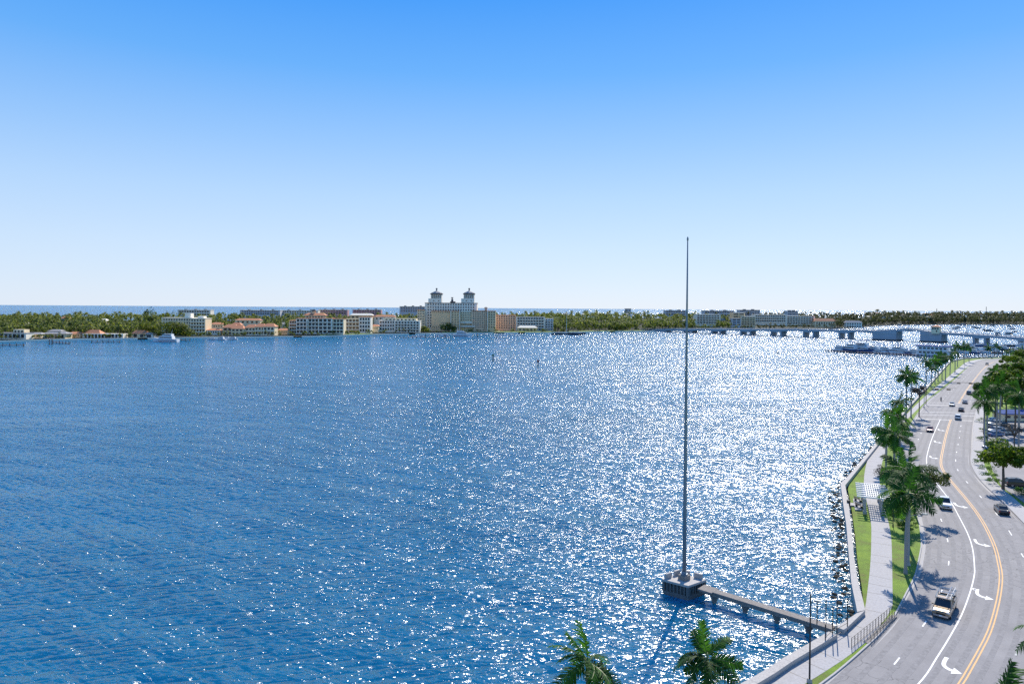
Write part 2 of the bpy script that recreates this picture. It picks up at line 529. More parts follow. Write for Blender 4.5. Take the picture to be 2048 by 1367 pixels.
simple('red_paint', (0.45, 0.04, 0.03), 0.5, 0.1, 2.0)
simple('skin', (0.42, 0.26, 0.18), 0.6, 0.05, 4.0)
simple('dark_cloth', (0.03, 0.035, 0.05), 0.9, 0.15, 6.0)
simple('flower_pink', (0.50, 0.10, 0.14), 0.7, 0.3, 9.0)
for nm, c in (('tan', (0.33, 0.24, 0.15)), ('white', (0.78, 0.78, 0.77)), ('charcoal', (0.05, 0.055, 0.06)), ('maroon', (0.26, 0.06, 0.055)),
              ('silver', (0.46, 0.47, 0.48)), ('black', (0.015, 0.015, 0.017)), ('blue', (0.06, 0.14, 0.30)), ('grey', (0.22, 0.23, 0.24))):
    m = simple('car_' + nm, c, 0.28, 0.04, 0.8, metal=0.35 if nm in ('tan', 'silver', 'charcoal', 'grey') else 0.0, spec=0.5)
    m.node_tree.nodes['Principled BSDF'].inputs['Coat Weight'].default_value = 0.6
    m.node_tree.nodes['Principled BSDF'].inputs['Coat Roughness'].default_value = 0.06
# ------------------------------------------------------------------ near shore: seawall, promenade, road
Z_ROAD, Z_WALK, Z_WALL = 1.06, 1.20, 1.78
NP = 260
def line(px, z, before=(), after=(), sub=8, n=NP):
    pts = [Vector((x, y, z)) for x, y in before] + [at(x, y, z) for x, y in px] + [Vector((x, y, z)) for x, y in after]
    return resample(catmull(pts, sub), n)
# the road curves on to the left below the picture
yellow_px = [(1921, 1367), (1935, 1344), (1957, 1305), (1979, 1261), (1993, 1214), (2000, 1178), (2002, 1150), (1998.6, 1129), (1990.6, 1095.6),
             (1976.7, 1063.7), (1958.7, 1032), (1934.8, 1000), (1899, 957.5), (1884, 935.6), (1882, 919.7), (1885.5, 899.8), (1892, 870), (1902, 838),
             (1916, 808.7), (1928.8, 787), (1938, 773), (1963, 741), (1978, 728), (1995, 722), (2030, 719.2), (2075, 719)]
p = at(1921, 1367, Z_ROAD)
ext, hd = [], R(46)
for k in range(12):
    p = p - Vector((math.sin(hd), math.cos(hd), 0)) * 9
    hd = min(hd + R(3), R(80))
    ext.append((p.x, p.y))
ext.reverse()
def ext_off(d):
    q = offset([Vector((x, y, 0)) for x, y in ext], d)
    return [(v.x, v.y) for v in q[:-1]]
yellow = line(yellow_px, Z_ROAD, ext)
solid = line([(1836.4, 1367), (1873.8, 1313.6), (1901.5, 1269), (1923.7, 1227.6), (1940.3, 1183), (1948.5, 1150), (1949, 1133), (1945.8, 1099.6),
              (1936.8, 1069.7), (1918.9, 1034), (1901, 1002), (1881, 975.5), (1860, 947), (1853, 922), (1857, 898), (1866, 871), (1880.6, 838)], Z_ROAD, ext_off(3.3))
dash_l = line([(1758, 1360), (1818, 1289), (1861, 1227), (1886, 1173), (1897.5, 1125), (1896, 1084), (1886, 1048), (1868, 1008), (1846, 972),
               (1827, 942), (1824.5, 918), (1829, 895), (1838, 875), (1854, 843), (1882, 803), (1897, 787), (1930, 754), (1957, 729)], Z_ROAD, ext_off(6.4))
dash_r = line([(2014, 1348), (2042, 1278), (2058, 1220), (2064, 1170), (2056, 1130), (2042, 1105), (2022.5, 1068), (2000, 1035), (1969, 1001),
               (1944.5, 974.5), (1923.5, 952), (1913, 933), (1911.5, 916), (1914, 900), (1919, 873), (1923, 847), (1938, 808), (1950, 785), (1972, 755), (1988, 736)], Z_ROAD, ext_off(-3.6))
kerb_l = line([(1646, 1367), (1696, 1327.5), (1757, 1272), (1788, 1236), (1815, 1185), (1832, 1150), (1841, 1110), (1844, 1085), (1839, 1044),
               (1829, 1011), (1812, 975), (1799, 945), (1796, 920), (1800, 895), (1812, 866), (1838, 824), (1859, 799), (1879, 784), (1913, 756),
               (1946, 726), (1962, 720.5), (1990, 718.0), (2030, 717.2), (2075, 717)], Z_ROAD, ext_off(9.6))
kerb_r = line([(2090, 1367), (2120, 1310), (2140, 1240), (2140, 1180), (2122, 1130), (2085, 1083), (2048, 1047), (2022.5, 1021), (1998.6, 997),
               (1966.7, 967.5), (1948, 941.6), (1941, 920), (1944, 890), (1947, 845), (1957, 808), (1970, 780), (1986, 751), (2004, 728), (2030, 723), (2075, 721.5)], Z_ROAD, ext_off(-8.6))
wall_o = line([(1484, 1364), (1560, 1318), (1640, 1272), (1676, 1250), (1712, 1227)], Z_WALL, [(-150, 24), (-90, 26), (-50, 31), (-20, 41), (2, 52)], n=120)
WALL_O2 = [(1713.7, 1217), (1702.7, 1165), (1697.8, 1111.6), (1692.8, 1049.8), (1686.8, 1010), (1681, 965.5)]
WALL_I2 = [(1731, 1217), (1715.5, 1160), (1708, 1111.6), (1703.7, 1059.8), (1697.8, 1010), (1690.5, 969.5)]
WALL_O3 = [(1681, 965.5), (1696, 951.6), (1767.5, 866), (1784, 847), (1816, 811), (1848, 777.6), (1873, 749.7), (1899, 722), (1925, 715.6), (1975, 712.8), (2040, 711.5), (2090, 711)]

def nearest_on(pts, ref):
    """for every point of ref, the closest point of the polyline pts (kept in order)"""
    den = resample(pts, 1500); out, j = [], 0
    for r_ in ref:
        k = min(range(j, min(j + 220, len(den))), key=lambda i: (den[i].xy - r_.xy).length_squared)
        out.append(den[k].copy()); j = k
    return out

# mainland under everything
land_edge = [Vector((-150, 24, 0)), Vector((-90, 26, 0)), Vector((-50, 31, 0)), Vector((-20, 41, 0)), Vector((2, 52, 0))]
land_edge = [v - n_ * 0.2 for v, n_ in zip(wall_o, normals(wall_o))][::6] + [at(1722, 1224, Z_WALL)]
land_edge += [at(x, y, Z_WALL) for x, y in WALL_I2[1:]] + [at(x, y, Z_WALL) for x, y in WALL_O3[1:]]
nin = normals(land_edge)
inner = [q - n * 0.5 for q, n in zip(land_edge, nin)]
poly = [(q.x, q.y) for q in inner] + [(900, 470), (1400, 300), (1400, -800), (-700, -800), (-700, 60)]
structure(MB().prism(poly[::-1], -2.5, 0.98).build('ground', 'grass'))

# road sheet and its paint
road = structure(ribbon(MB(), kerb_l, nearest_on(kerb_r, kerb_l), Z_ROAD).build('road', 'asphalt'))
for nm, ln, sg in (('kerb', kerb_l, 1), ('kerb', kerb_r, -1)):
    k_ = band(MB(), offset(ln, sg * 0.0), offset(ln, sg * 0.18), 0.9, Z_WALK + 0.012)
    structure(k_.build(nm, 'concrete_kerb'))
    g_ = ribbon(MB(), offset(ln, -sg * 0.01), offset(ln, -sg * 0.5), Z_ROAD + 0.004)
    structure(g_.build('gutter', 'concrete_kerb'))
def paint(name, ln, w, off, mat, s0=0.0, s1=None, zoff=0.010):
    ln = resample(ln, max(4, int(length(ln) / 1.5)))
    acc, sel = 0.0, []
    for i, q in enumerate(ln):
        if i:
            acc += (q - ln[i - 1]).length
        if acc >= s0 and (s1 is None or acc <= s1):
            sel.append(i)
    n = normals(ln)
    a = [ln[i] + n[i] * (off - w / 2) for i in sel]
    b = [ln[i] + n[i] * (off + w / 2) for i in sel]
    if len(a) > 1:
        return ribbon(MB(), b, a, Z_ROAD + zoff).build(name, mat, road)
def near_s(ln, px, py):
    """arc length along ln of the place seen at this sight line"""
    q = at(px, py, Z_ROAD); best, acc, bs = 1e9, 0.0, 0.0
    for i, r_ in enumerate(ln):
        if i:
            acc += (r_ - ln[i - 1]).length
        d = (r_ - q).length
        if d < best:
            best, bs = d, acc
    return bs
def tangent(ln, px, py):
    q = at(px, py, Z_ROAD)
    i = min(range(len(ln)), key=lambda k: (ln[k] - q).length)
    d = ln[min(i + 1, len(ln) - 1)] - ln[max(i - 1, 0)]
    return d.normalized()
for ln, offs in ((yellow, (0.95, 2.35, 4.2, 5.6, 7.4, 8.8, -1.1, -2.5, -4.6, -6.0)),):
    for off in offs:
        paint('tyre_track', ln, 0.55, off, 'asphalt_worn', near_s(yellow, 1921, 1367) - 20, near_s(yellow, 1955, 750), 0.005)
sY = near_s(yellow, 1903, 838)
sY2 = near_s(yellow, 1917, 806)
for s0, s1 in ((0, sY), (sY2, None)):
    for off in (-0.17, 0.17):
        paint('centre_line', yellow, 0.16, off, 'yellow_paint', s0, s1)
paint('lane_line', solid, 0.15, 0, 'white_paint')
def dashes(ln, s_known, stop=None, skip=(1e9, 1e9)):
    tot = length(ln); step = 12.2
    s = s_known % step
    while s < tot - 3.1:
        if not (skip[0] < s < skip[1]):
            d = resample(ln, 600)
            acc, sel = 0.0, []
            for i, q in enumerate(d):
                if i:
                    acc += (q - d[i - 1]).length
                if s <= acc <= s + 3.05:
                    sel.append(i)
            if len(sel) >= 2:
                n = normals(d)
                ribbon(MB(), [d[i] + n[i] * 0.075 for i in sel], [d[i] - n[i] * 0.075 for i in sel], Z_ROAD + 0.010).build('lane_dash', 'white_paint', road)
        s += step
dashes(dash_l, near_s(dash_l, 1896, 1130), skip=(near_s(dash_l, 1853, 846), near_s(dash_l, 1885, 800)))
dashes(dash_r, near_s(dash_r, 1965, 997), skip=(near_s(dash_r, 1922, 848), near_s(dash_r, 1940, 805)))
def cross_line(pa, pb, w, name='stop_line'):
    a, b = at(*pa, Z_ROAD), at(*pb, Z_ROAD)
    d = (b - a).normalized(); n = Vector((-d.y, d.x, 0)) * (w / 2)
    ribbon(MB(), [a + n, b + n], [a - n, b - n], Z_ROAD + 0.014).build(name, 'white_paint', road)
cross_line((1832, 836.5), (1899, 839.5), 0.55)
cross_line((1907, 840), (1945, 841), 0.55)
cross_line((1838, 829), (1948, 831.5), 0.35, 'crosswalk_line')
cross_line((1846, 823), (1950, 825.5), 0.35, 'crosswalk_line')
cross_line((1851, 809), (1915, 811), 0.55)
cross_line((1857, 804.5), (1955, 807), 0.35, 'crosswalk_line')
# left-turn arrows in the middle lane
def arrow_mesh():
    mb = MB()
    path = [Vector((-0.75, 1.9, 0)), Vector((-0.72, 0.9, 0)), Vector((-0.55, 0.25, 0)), Vector((-0.1, -0.1, 0)), Vector((0.35, -0.18, 0))]
    c = catmull(path, 5); n = normals(c)
    ribbon(mb, [q + k * 0.19 for q, k in zip(c, n)], [q - k * 0.19 for q, k in zip(c, n)], 0)
    mb.add([(0.3, 0.42, 0), (0.3, -0.78, 0), (1.15, -0.2, 0)], [(0, 1, 2)])
    return mb.mesh('turn_arrow', 'white_paint')
am = arrow_mesh()
for px, py in [(1899, 1336), (1966, 1192), (1964, 1088), (1922, 1012), (1867, 915), (1875, 884), (1882, 860), (1935, 1400)]:
    q = at(px, py, Z_ROAD + 0.012); t = tangent(yellow, px + 20, py)
    o = link('turn_arrow', am, road, q, math.atan2(t.y, t.x) - math.pi / 2, (1.0, 1.3, 1))
# utility cover and patch marks
hook = MB()
c_ = [Vector((0.35 * math.cos(a), 0.5 * math.sin(a), 0)) for a in [0.4 + k * 0.5 for k in range(10)]]
ribbon(hook, c_, [v * 0.6 for v in c_], 0)
link('painted_mark', hook.mesh('painted_mark', 'white_paint'), road, at(1951, 1178, Z_ROAD + 0.012))

# promenade path
path_l = line([(1503, 1367), (1590, 1315), (1680, 1261), (1727, 1230), (1731, 1212), (1735.6, 1175), (1740.6, 1129.5), (1742.6, 1080), (1741.6, 1040),
               (1733, 1000), (1727.6, 967.5), (1731, 935), (1740, 910), (1769, 873.5), (1795, 846), (1828, 813), (1850, 792.5), (1870, 775), (1892, 757),
               (1918, 735), (1934, 723.5), (1960, 718), (1990, 716.2), (2040, 715.3), (2080, 715)], Z_WALK,
              [(q.x, q.y) for q in offset([Vector((-150, 24, 0)), Vector((-90, 26, 0)), Vector((-50, 31, 0)), Vector((-20, 41, 0)), Vector((2, 52, 0))], -1.1)])
path_r = line([(1618.7, 1361), (1732, 1283), (1762, 1247), (1784, 1214), (1785, 1180), (1784, 1111.6), (1782, 1070), (1775.5, 1038), (1765, 1000),
               (1759.5, 967.5), (1763, 930), (1771, 905), (1784, 878), (1805, 848), (1838, 815), (1860, 794), (1882, 776), (1904, 758.5),
               (1930, 737), (1948, 725), (1966, 719), (1990, 717.0), (2040, 716.2), (2080, 716)], Z_WALK,
              [(q.x, q.y) for q in offset([Vector((-150, 24, 0)), Vector((-90, 26, 0)), Vector((-50, 31, 0)), Vector((-20, 41, 0)), Vector((2, 52, 0))], -4.2)])
path_l = nearest_on(path_l, path_r)
path = structure(band(MB(), path_l, path_r, 0.8, Z_WALK).build('promenade_path', 'concrete_path'))
# scored joints split the slabs: pour strips lying in the path
acc = 0.0
for i in range(1, NP - 1):
    a, b = path_l[i], path_r[i]
    acc += ((path_l[i] + path_r[i]) / 2 - (path_l[i - 1] + path_r[i - 1]) / 2).length
    if acc > 3.0 and a.y < 330:
        acc = 0.0
        d = (b - a).normalized(); n = Vector((-d.y, d.x, 0)) * 0.03
        ribbon(MB(), [a + n + d * .02, b + n - d * .02], [a - n + d * .02, b - n - d * .02], Z_WALK + 0.004).build('slab_joint', 'soil', path)
# lawn strips either side, just below the slab edge
verge = structure(ribbon(MB(), nearest_on(path_r, kerb_l), offset(kerb_l, 0.17), Z_WALK - 0.02, Z_WALK - 0.01).build('verge_lawn', 'grass'))

# seawall: a thing of separate cap blocks over a face wall
wall = thing('seawall', 'pale concrete seawall with flat cap along the promenade and lagoon edge', 'seawall', (0, 0, 0))
def seawall(outer, inner_, step=3.2):
    n = max(2, int(length(outer) / step))
    o_, i_ = resample(outer, n + 1), resample(inner_, n + 1)
    for k in range(n):
        oa, ob, ia, ib = o_[k].copy(), o_[k + 1].copy(), i_[k].copy(), i_[k + 1].copy()
        g = 0.012 / max(0.1, (ob - oa).length)
        oa2, ob2 = oa.lerp(ob, g), oa.lerp(ob, 1 - g); ia2, ib2 = ia.lerp(ib, g), ia.lerp(ib, 1 - g)
        MB().prism([(oa2.x, oa2.y), (ia2.x, ia2.y), (ib2.x, ib2.y), (ob2.x, ob2.y)], Z_WALL - 0.28, Z_WALL).build('cap_block', 'concrete_wall', wall)
    din = [(i - o).normalized() for o, i in zip(o_, i_)]
    fo = [o + d * 0.09 for o, d in zip(o_, din)]; fi = [i - d * 0.09 for i, d in zip(i_, din)]
    band(MB(), fo, fi, -2.5, Z_WALL - 0.29).build('face_wall', 'concrete_wall', wall)
w_in = offset(wall_o, -0.95)
cut = near_s([Vector((v.x, v.y, Z_ROAD)) for v in wall_o], 1660, 1271)
i_cut = min(range(len(wall_o)), key=lambda k: (wall_o[k] - at(1664, 1257.5, Z_WALL)).length)
i_cut2 = min(range(len(wall_o)), key=lambda k: (wall_o[k] - at(1678, 1249, Z_WALL)).length)
seawall(wall_o[:i_cut + 1], w_in[:i_cut + 1])
e2 = [wall_o[i_cut2], at(1713.7, 1225, Z_WALL)]
seawall(e2, [w_in[i_cut2], at(1730.5, 1219.5, Z_WALL)], 2.4)
seawall([at(x, y, Z_WALL) for x, y in [(1714.5, 1222.5)] + WALL_O2], [at(x, y, Z_WALL) for x, y in [(1730.5, 1219)] + WALL_I2])
o3 = [at(x, y, Z_WALL) for x, y in WALL_O3]
i3 = [at(1690.5, 969.5, Z_WALL)] + offset(o3, -0.8)[1:]
n3 = 90
seawall(resample(o3, n3), resample(i3, n3), 5.0)

# dark wet stones heaped along the foot of the wall
rr = random.Random(77)
def stone_mesh(seed):
    r_ = random.Random(seed); m = MB()
    rings = []
    for z, r in ((-0.4, 0.5), (-0.1, 0.95), (0.2, 0.8), (0.42, 0.35)):
        rings.append([(r * math.cos(k * math.pi / 3) * r_.uniform(.75, 1.2), r * math.sin(k * math.pi / 3) * r_.uniform(.75, 1.2), z * r_.uniform(.8, 1.2)) for k in range(6)])
    m.rings(rings)
    return m.mesh('stone', 'wet_rock')
STONES = [stone_mesh(k) for k in range(4)]
rip = thing('rock_revetment', 'dark wet boulders heaped along the foot of the promenade seawall', 'rocks', (0, 0, 0))
foot = resample([at(x, y, Z_WALL) for x, y in WALL_O2] + [at(x, y, Z_WALL) for x, y in WALL_O3[1:3]], 250)
fn = normals(foot)
for k in range(250):
    q = foot[k] + fn[k] * (0.35 + 1.9 * rr.random() ** 1.6)
    s_ = rr.uniform(0.22, 0.5)
    link('stone', STONES[k % 4], rip, (q.x, q.y, rr.uniform(-.16, .08)), rr.uniform(0, 6.28), (s_ * rr.uniform(.8, 1.4), s_, s_))
# ------------------------------------------------------------------ palms
def frond_mesh(Lf, droop, seed, nl=30):
    """one feather leaf: arched rib with leaflets on both sides; grows along +X, up is +Z"""
    r_ = random.Random(seed)
    mb = MB()
    pts = []
    for k in range(9):
        t = k / 8
        pts.append(Vector((Lf * (t - 0.22 * droop * t ** 3), 0.12 * math.sin(t * 2 + seed) * t, Lf * (0.12 * t - droop * t ** 2.4))))
    mb.mi = 1
    mb.tube(pts, [0.045 * (1 - 0.85 * k / 8) * Lf / 3 for k in range(9)], 4)
    mb.mi = 0
    c = catmull(pts, 4)
    for k in range(nl):
        t = 0.10 + 0.9 * (k + 0.5) / nl
        i = min(int(t * (len(c) - 1)), len(c) - 2)
        q = c[i].lerp(c[i + 1], t * (len(c) - 1) - i)
        d = (c[i + 1] - c[i]).normalized()
        ll = Lf * 0.25 * (0.45 + 0.75 * math.sin(math.pi * min(1, t * 0.86 + 0.1))) * r_.uniform(0.85, 1.12)
        for s in (-1, 1):
            sd = Vector((0, s, 0)); up = d.cross(Vector((0, 1, 0)))
            lift = r_.uniform(-0.30, 0.32)
            v = (d * r_.uniform(0.45, 0.75) + sd + Vector((0, 0, 1)) * lift).normalized()
            tip = q + v * ll + Vector((0, 0, -ll * r_.uniform(0.15, 0.5)))
            mid = q + v * ll * 0.55 + Vector((0, 0, -ll * 0.07))
            w = d * (Lf * 0.016)
            mb.add([q - w, q + w, mid + w * 1.15, mid - w * 1.15, tip], [(0, 1, 2, 3), (3, 2, 4)])
    return mb.mesh('frond', ['palm_leaf', 'frond_rib'])
FRONDS = [frond_mesh(3.6, 0.10, 1), frond_mesh(3.9, 0.34, 2), frond_mesh(3.9, 0.62, 3), frond_mesh(3.5, 0.70, 4), frond_mesh(4.0, 0.48, 5)]
def trunk_mesh(h, seed):
    r_ = random.Random(seed)
    mb = MB(); mb.smooth = True
    prof = [(0, 0.34), (0.02, 0.27), (0.1, 0.22), (0.3, 0.235), (0.55, 0.25), (0.8, 0.19), (1.0, 0.14)]
    lean = (r_.uniform(-.25, .25), r_.uniform(-.25, .25))
    mb.tube([(lean[0] * t * t, lean[1] * t * t, h * t) for t, _ in prof], [w for _, w in prof], 10)
    return mb.mesh('trunk', 'palm_trunk'), Vector((lean[0], lean[1], h))
_trunks = {}
def palm(base, crown_z, label, group, seed, size=1.0, nf=15):
    r_ = random.Random(seed)
    h = crown_z - base.z
    key = round(h * 2) / 2
    if key not in _trunks:
        me, top = trunk_mesh(key - 1.3, int(key * 10))
        mb = MB(); mb.smooth = True
        mb.tube([(0, 0, 0), (0, 0, .35), (0, 0, 1.0), (0, 0, 1.45)], [0.14, 0.19, 0.14, 0.06], 10)
        _trunks[key] = (me, top, mb.mesh('crownshaft', 'palm_shaft'))
    me, top, sh = _trunks[key]
    t = thing('royal_palm', label, 'palm', base, r_.uniform(0, 6.28), group)
    link('trunk', me, t)
    link('crownshaft', sh, t, top)
    for k in range(nf):
        u = k / (nf - 1)
        # young leaves stand up, old ones hang
        pitch = 80 - 40 * u ** 0.6 - 75 * u ** 1.6 + r_.uniform(-7, 7)
        mi = 0 if u < 0.15 else (1 if u < 0.4 else (4 if u < 0.55 else (2 if u < 0.8 else 3)))
        f = link('frond', FRONDS[mi], t, top + Vector((0, 0, 1.25 - 0.35 * u)))
        f.rotation_mode = 'ZYX'
        f.rotation_euler = (r_.uniform(-.25, .25), -R(pitch), k * 2.39996 + r_.uniform(-.2, .2))
        s = size * r_.uniform(0.88, 1.1)
        f.scale = (s, s, s)
    return t
def palm_at(px, py, crown_py, label, group, seed, size=1.0, nf=15, z=Z_WALK - 0.05):
    b = at(px, py, z)
    cz = at_y(px, crown_py, b.y).z
    return palm(b, cz, label, group, seed, size, nf)
ORD = ['first', 'second', 'third', 'fourth', 'fifth', 'sixth', 'seventh', 'eighth', 'ninth', 'tenth', 'eleventh', 'twelfth']
g_near = 'royal palms on the verge by the pergola'
palm_at(1811, 1147, 982, 'royal palm with bulging grey trunk on the verge, first kerbside trunk past the stair railing', g_near, 1, 1.1)
palm_at(1816, 1092, 940, 'royal palm on the grass verge beside the tall curved street light', g_near, 2, 1.15)
palm_at(1804, 1042, 940, 'royal palm on the verge right beside the pergola posts', g_near, 3, 1.1)
palm_at(1787, 992, 868, 'royal palm behind the pergola with full dark crown over the kerb', g_near, 4, 1.05)
palm_at(1772, 942, 858, 'royal palm at the narrow lawn where the promenade meets the seawall', g_near, 5, 0.95)
g_mid = 'royal palms between pergola and crosswalk'
for i, (x, y, c) in enumerate([(1822, 835, 755), (1812, 843, 749), (1800, 858, 800), (1783, 870, 820), (1793, 882, 828), (1799, 905, 845)]):
    palm_at(x, y, c, 'royal palm in the kerbside clump, ' + ORD[i] + ' trunk from the crosswalk towards the pergola', g_mid, 20 + i, 1.0)
g_far = 'royal palms on the far promenade lawn'
for i, (x, y, c) in enumerate([(1852, 781, 721), (1862, 775, 733), (1870, 768, 722), (1876, 762, 716), (1891, 761, 715), (1884, 758, 712), (1900, 750, 709),
                               (1910, 744, 703), (1915, 733, 692), (1928, 728, 690), (1938, 724, 694)]):
    palm_at(x, y, c, 'royal palm on the waterside lawn, ' + ORD[i] + ' trunk past the crosswalk', g_far, 40 + i, 1.0, 15)
g_mar = 'royal palms behind the road bend by the marina'
for i, (x, y, c) in enumerate([(1977, 713.5, 694), (1994, 714, 692), (2017, 724, 701), (2028, 727, 704), (2044, 722, 698)]):
    palm_at(x, y, c, 'royal palm past the road bend before the docks, ' + ORD[i] + ' from the bend lawn', g_mar, 60 + i, 1.05, 15)
g_right = 'royal palms by the car park'
for i, (x, y, c) in enumerate([(2037, 905, 785), (1969, 893, 800), (1974, 880, 778), (1993, 876, 772), (1999, 862, 768), (2042, 830, 765), (2014, 800, 748), (1990, 790, 742), (2030, 775, 733)]):
    palm_at(x, y, c, 'tall royal palm by the car park, ' + ORD[i] + ' beyond the round shade tree', g_right, 80 + i, 1.05)
# the four nearest palms, planted below the picture's edge
def palm_free(px, py, y, label, seed, size=1.0):
    q = at_y(px, py, y)
    palm(Vector((q.x, q.y, Z_WALK - 0.05)), q.z, label, 'nearest palms below the balcony', seed, size, 15)
palm_free(1181, 1322, 50, 'royal palm crown with upright fronds before the water, left of the flagpole dock', 101, 0.86)
palm_free(1414, 1306, 57.5, 'smaller royal palm crown in front of the water between flagpole platform and seawall', 102, 0.78)
palm_free(2003, 1412, 40, 'royal palm with fronds spreading over the cracked right-hand lanes', 103, 0.85)
palm_free(2122, 1262, 47, 'royal palm reaching one frond in over the right-hand lane dash', 104, 0.8)

# ------------------------------------------------------------------ leafy trees and shrubs
def crown_cloud(r3, n, size, seed, lumps=9, hollow=0.35):
    """leaf-sized faces gathered in clumps through an uneven crown"""
    r_ = random.Random(seed)
    mb = MB()
    cl = []
    for k in range(lumps):
        a, e = r_.uniform(0, 6.283), r_.uniform(-0.5, 1.0)
        d = r_.uniform(0.45, 0.8)
        cl.append((Vector((math.cos(a) * math.cos(e) * d * r3[0], math.sin(a) * math.cos(e) * d * r3[1], math.sin(e) * d * r3[2])), r_.uniform(0.26, 0.46)))
    for k in range(n):
        c, s = cl[k % lumps]
        v = Vector((r_.gauss(0, 1), r_.gauss(0, 1), r_.gauss(0, 1))).normalized() * (hollow + (1 - hollow) * r_.random() ** 0.5) * s
        q = c + Vector((v.x * r3[0], v.y * r3[1], v.z * r3[2]))
        nrm = (v.normalized() + Vector((r_.uniform(-.8, .8), r_.uniform(-.8, .8), r_.uniform(-.2, 1.0)))).normalized()
        u = nrm.cross(Vector((r_.uniform(-1, 1), r_.uniform(-1, 1), 0.3))).normalized(); w = nrm.cross(u)
        l = size * r_.uniform(0.6, 1.3)
        u = u * l; w = w * l * 0.5
        mb.add([q - u, q - w + u * 0.1, q + u, q + w + u * 0.1], [(0, 1, 2, 3)])
    return mb
def limbs_mesh(h, spread, seed, n=7, r0=0.22):
    r_ = random.Random(seed)
    out = []
    for k in range(n):
        a = k * 2.4 + r_.uniform(-.3, .3)
        z0 = h * r_.uniform(0.0, 0.25)
        e = Vector((math.cos(a) * spread * r_.uniform(.6, 1), math.sin(a) * spread * r_.uniform(.6, 1), h * r_.uniform(0.7, 1.1)))
        m1 = Vector((e.x * 0.35 + r_.uniform(-.2, .2), e.y * 0.35, z0 + (e.z - z0) * 0.55))
        out.append(MB().tube([(0, 0, z0), m1, e], [r0 * 0.6, r0 * 0.35, r0 * 0.1], 5))
    return out
def leafy_tree(base, trunk_h, r3, label, seed, leaves=1800, leaf_size=0.28, mat='tree_leaf', group=None, name='shade_tree', r0=0.22, nl=7, lumps=11, shift=(0, 0)):
    t = thing(name, label, 'tree', base, 0, group)
    tr = MB(); tr.smooth = True
    tr.tube([(0, 0, -0.1), (0.05, 0, trunk_h * 0.5), (0, 0.05, trunk_h)], [r0 * 1.3, r0, r0 * 0.8], 8)
    tr.build('trunk', 'bark', t)
    for lm in limbs_mesh(r3[2] * 1.4, r3[0] * 0.8, seed, nl, r0):
        lm.v = [(x + shift[0] * min(1, max(0, z / r3[2])), y + shift[1] * min(1, max(0, z / r3[2])), z) for x, y, z in lm.v]
        lm.build('limb', 'bark', t, (0, 0, trunk_h * 0.95))
    crown_cloud(r3, leaves, leaf_size, seed, lumps).build('crown', mat, t, (shift[0], shift[1], trunk_h + r3[2] * 0.75))
    return t
def tree_px(px, py, top_py, half_w_px, label, seed, **kw):
    b = at(px, py, Z_WALK - 0.05)
    top = at_y(px, top_py, b.y).z
    rx = half_w_px / FPX * b.y
    h = top - b.z
    rz = min(h * 0.36, rx * 0.8)
    return leafy_tree(b, h - rz * 1.55, (rx, rx, rz), label, seed, **kw)
tree_px(2006, 978, 884, 46, 'round leafy shade tree with dark forked trunk beside the right kerb', 5, leaves=3600, leaf_size=0.34, r0=0.26, lumps=14)
tree_px(1968, 868, 768, 24, 'bright green leafy tree overhanging the road edge past the crosswalk', 6, leaves=2600, leaf_size=0.4)
g_park = 'leafy trees along the car park'
for i, (x, y, tp, hw) in enumerate([(2030, 862, 786, 20), (2012, 846, 768, 24), (1990, 838, 765, 22), (2044, 832, 752, 26), (2004, 812, 745, 22), (2030, 808, 738, 26), (1986, 800, 752, 17), (2046, 786, 722, 24),
                                    (2012, 778, 728, 20), (1998, 764, 728, 15), (2032, 756, 712, 22), (2014, 742, 710, 16), (2046, 738, 700, 22)]):
    tree_px(x, y, tp, hw, 'dense dark green leafy tree around the car park, ' + (ORD + ['thirteenth'])[i] + ' from the round shade tree', 200 + i, leaves=2000, leaf_size=0.5, group=g_park)
tree_px(2028, 912, 846, 22, 'bare grey-brown tree with fine twigs in front of the parked cars', 8, leaves=700, leaf_size=0.16, mat='dry_twig', name='bare_tree', r0=0.16, nl=16, lumps=16)
tree_px(1829, 1030, 932, 31, 'sparse olive-green tree leaning over the kerb between two royal palms', 9, leaves=1300, leaf_size=0.24, mat='sparse_leaf', r0=0.15, nl=12, lumps=16, shift=(2.8, -1.2))
tree_px(1772, 1010, 928, 24, 'small twiggy grey tree beside the pergola, thin of leaves', 10, leaves=650, leaf_size=0.16, mat='dry_twig', name='bare_tree', r0=0.12, nl=16, lumps=14)
tree_px(1838, 832, 772, 17, 'twiggy half-bare tree on the verge by the crosswalk', 11, leaves=600, leaf_size=0.3, mat='dry_twig', name='bare_tree', r0=0.16, nl=16, lumps=12)
def shrub(px, py, r, h, label, seed, group=None, n=420, mat='shrub_leaf', z=Z_WALK - 0.05):
    b = at(px, py, z)
    t = thing('shrub', label, 'shrub', b, 0, group)
    for k in range(3):
        MB().tube([(0, 0, 0), (0.2 * r * math.cos(k * 2.1), 0.2 * r * math.sin(k * 2.1), h * 0.6)], [0.03, 0.015], 4).build('stem', 'bark', t)
    crown_cloud((r, r, h * 0.5), n, 0.13, seed, 8, 0.3).build('foliage', mat, t, (0, 0, h * 0.5))
g_s = 'shrubs around the palm trunks'
for i, (x, y, r, h) in enumerate([(1787, 1037, 1.3, 1.5), (1793, 1022, 1.4, 1.7), (1798, 1052, 1.2, 1.2), (1781, 1008, 1.1, 1.4), (1822, 1050, 1.3, 1.4), (1812, 1066, 1.2, 1.2), (1797, 846, 1.4, 1.3), (1805, 870, 1.5, 1.4)]):
    shrub(x, y, r, h, 'low green shrub at the palm trunks, ' + ORD[i] + ' of those between pergola and crosswalk', 300 + i, g_s)
g_h = 'hedge bushes along the car park'
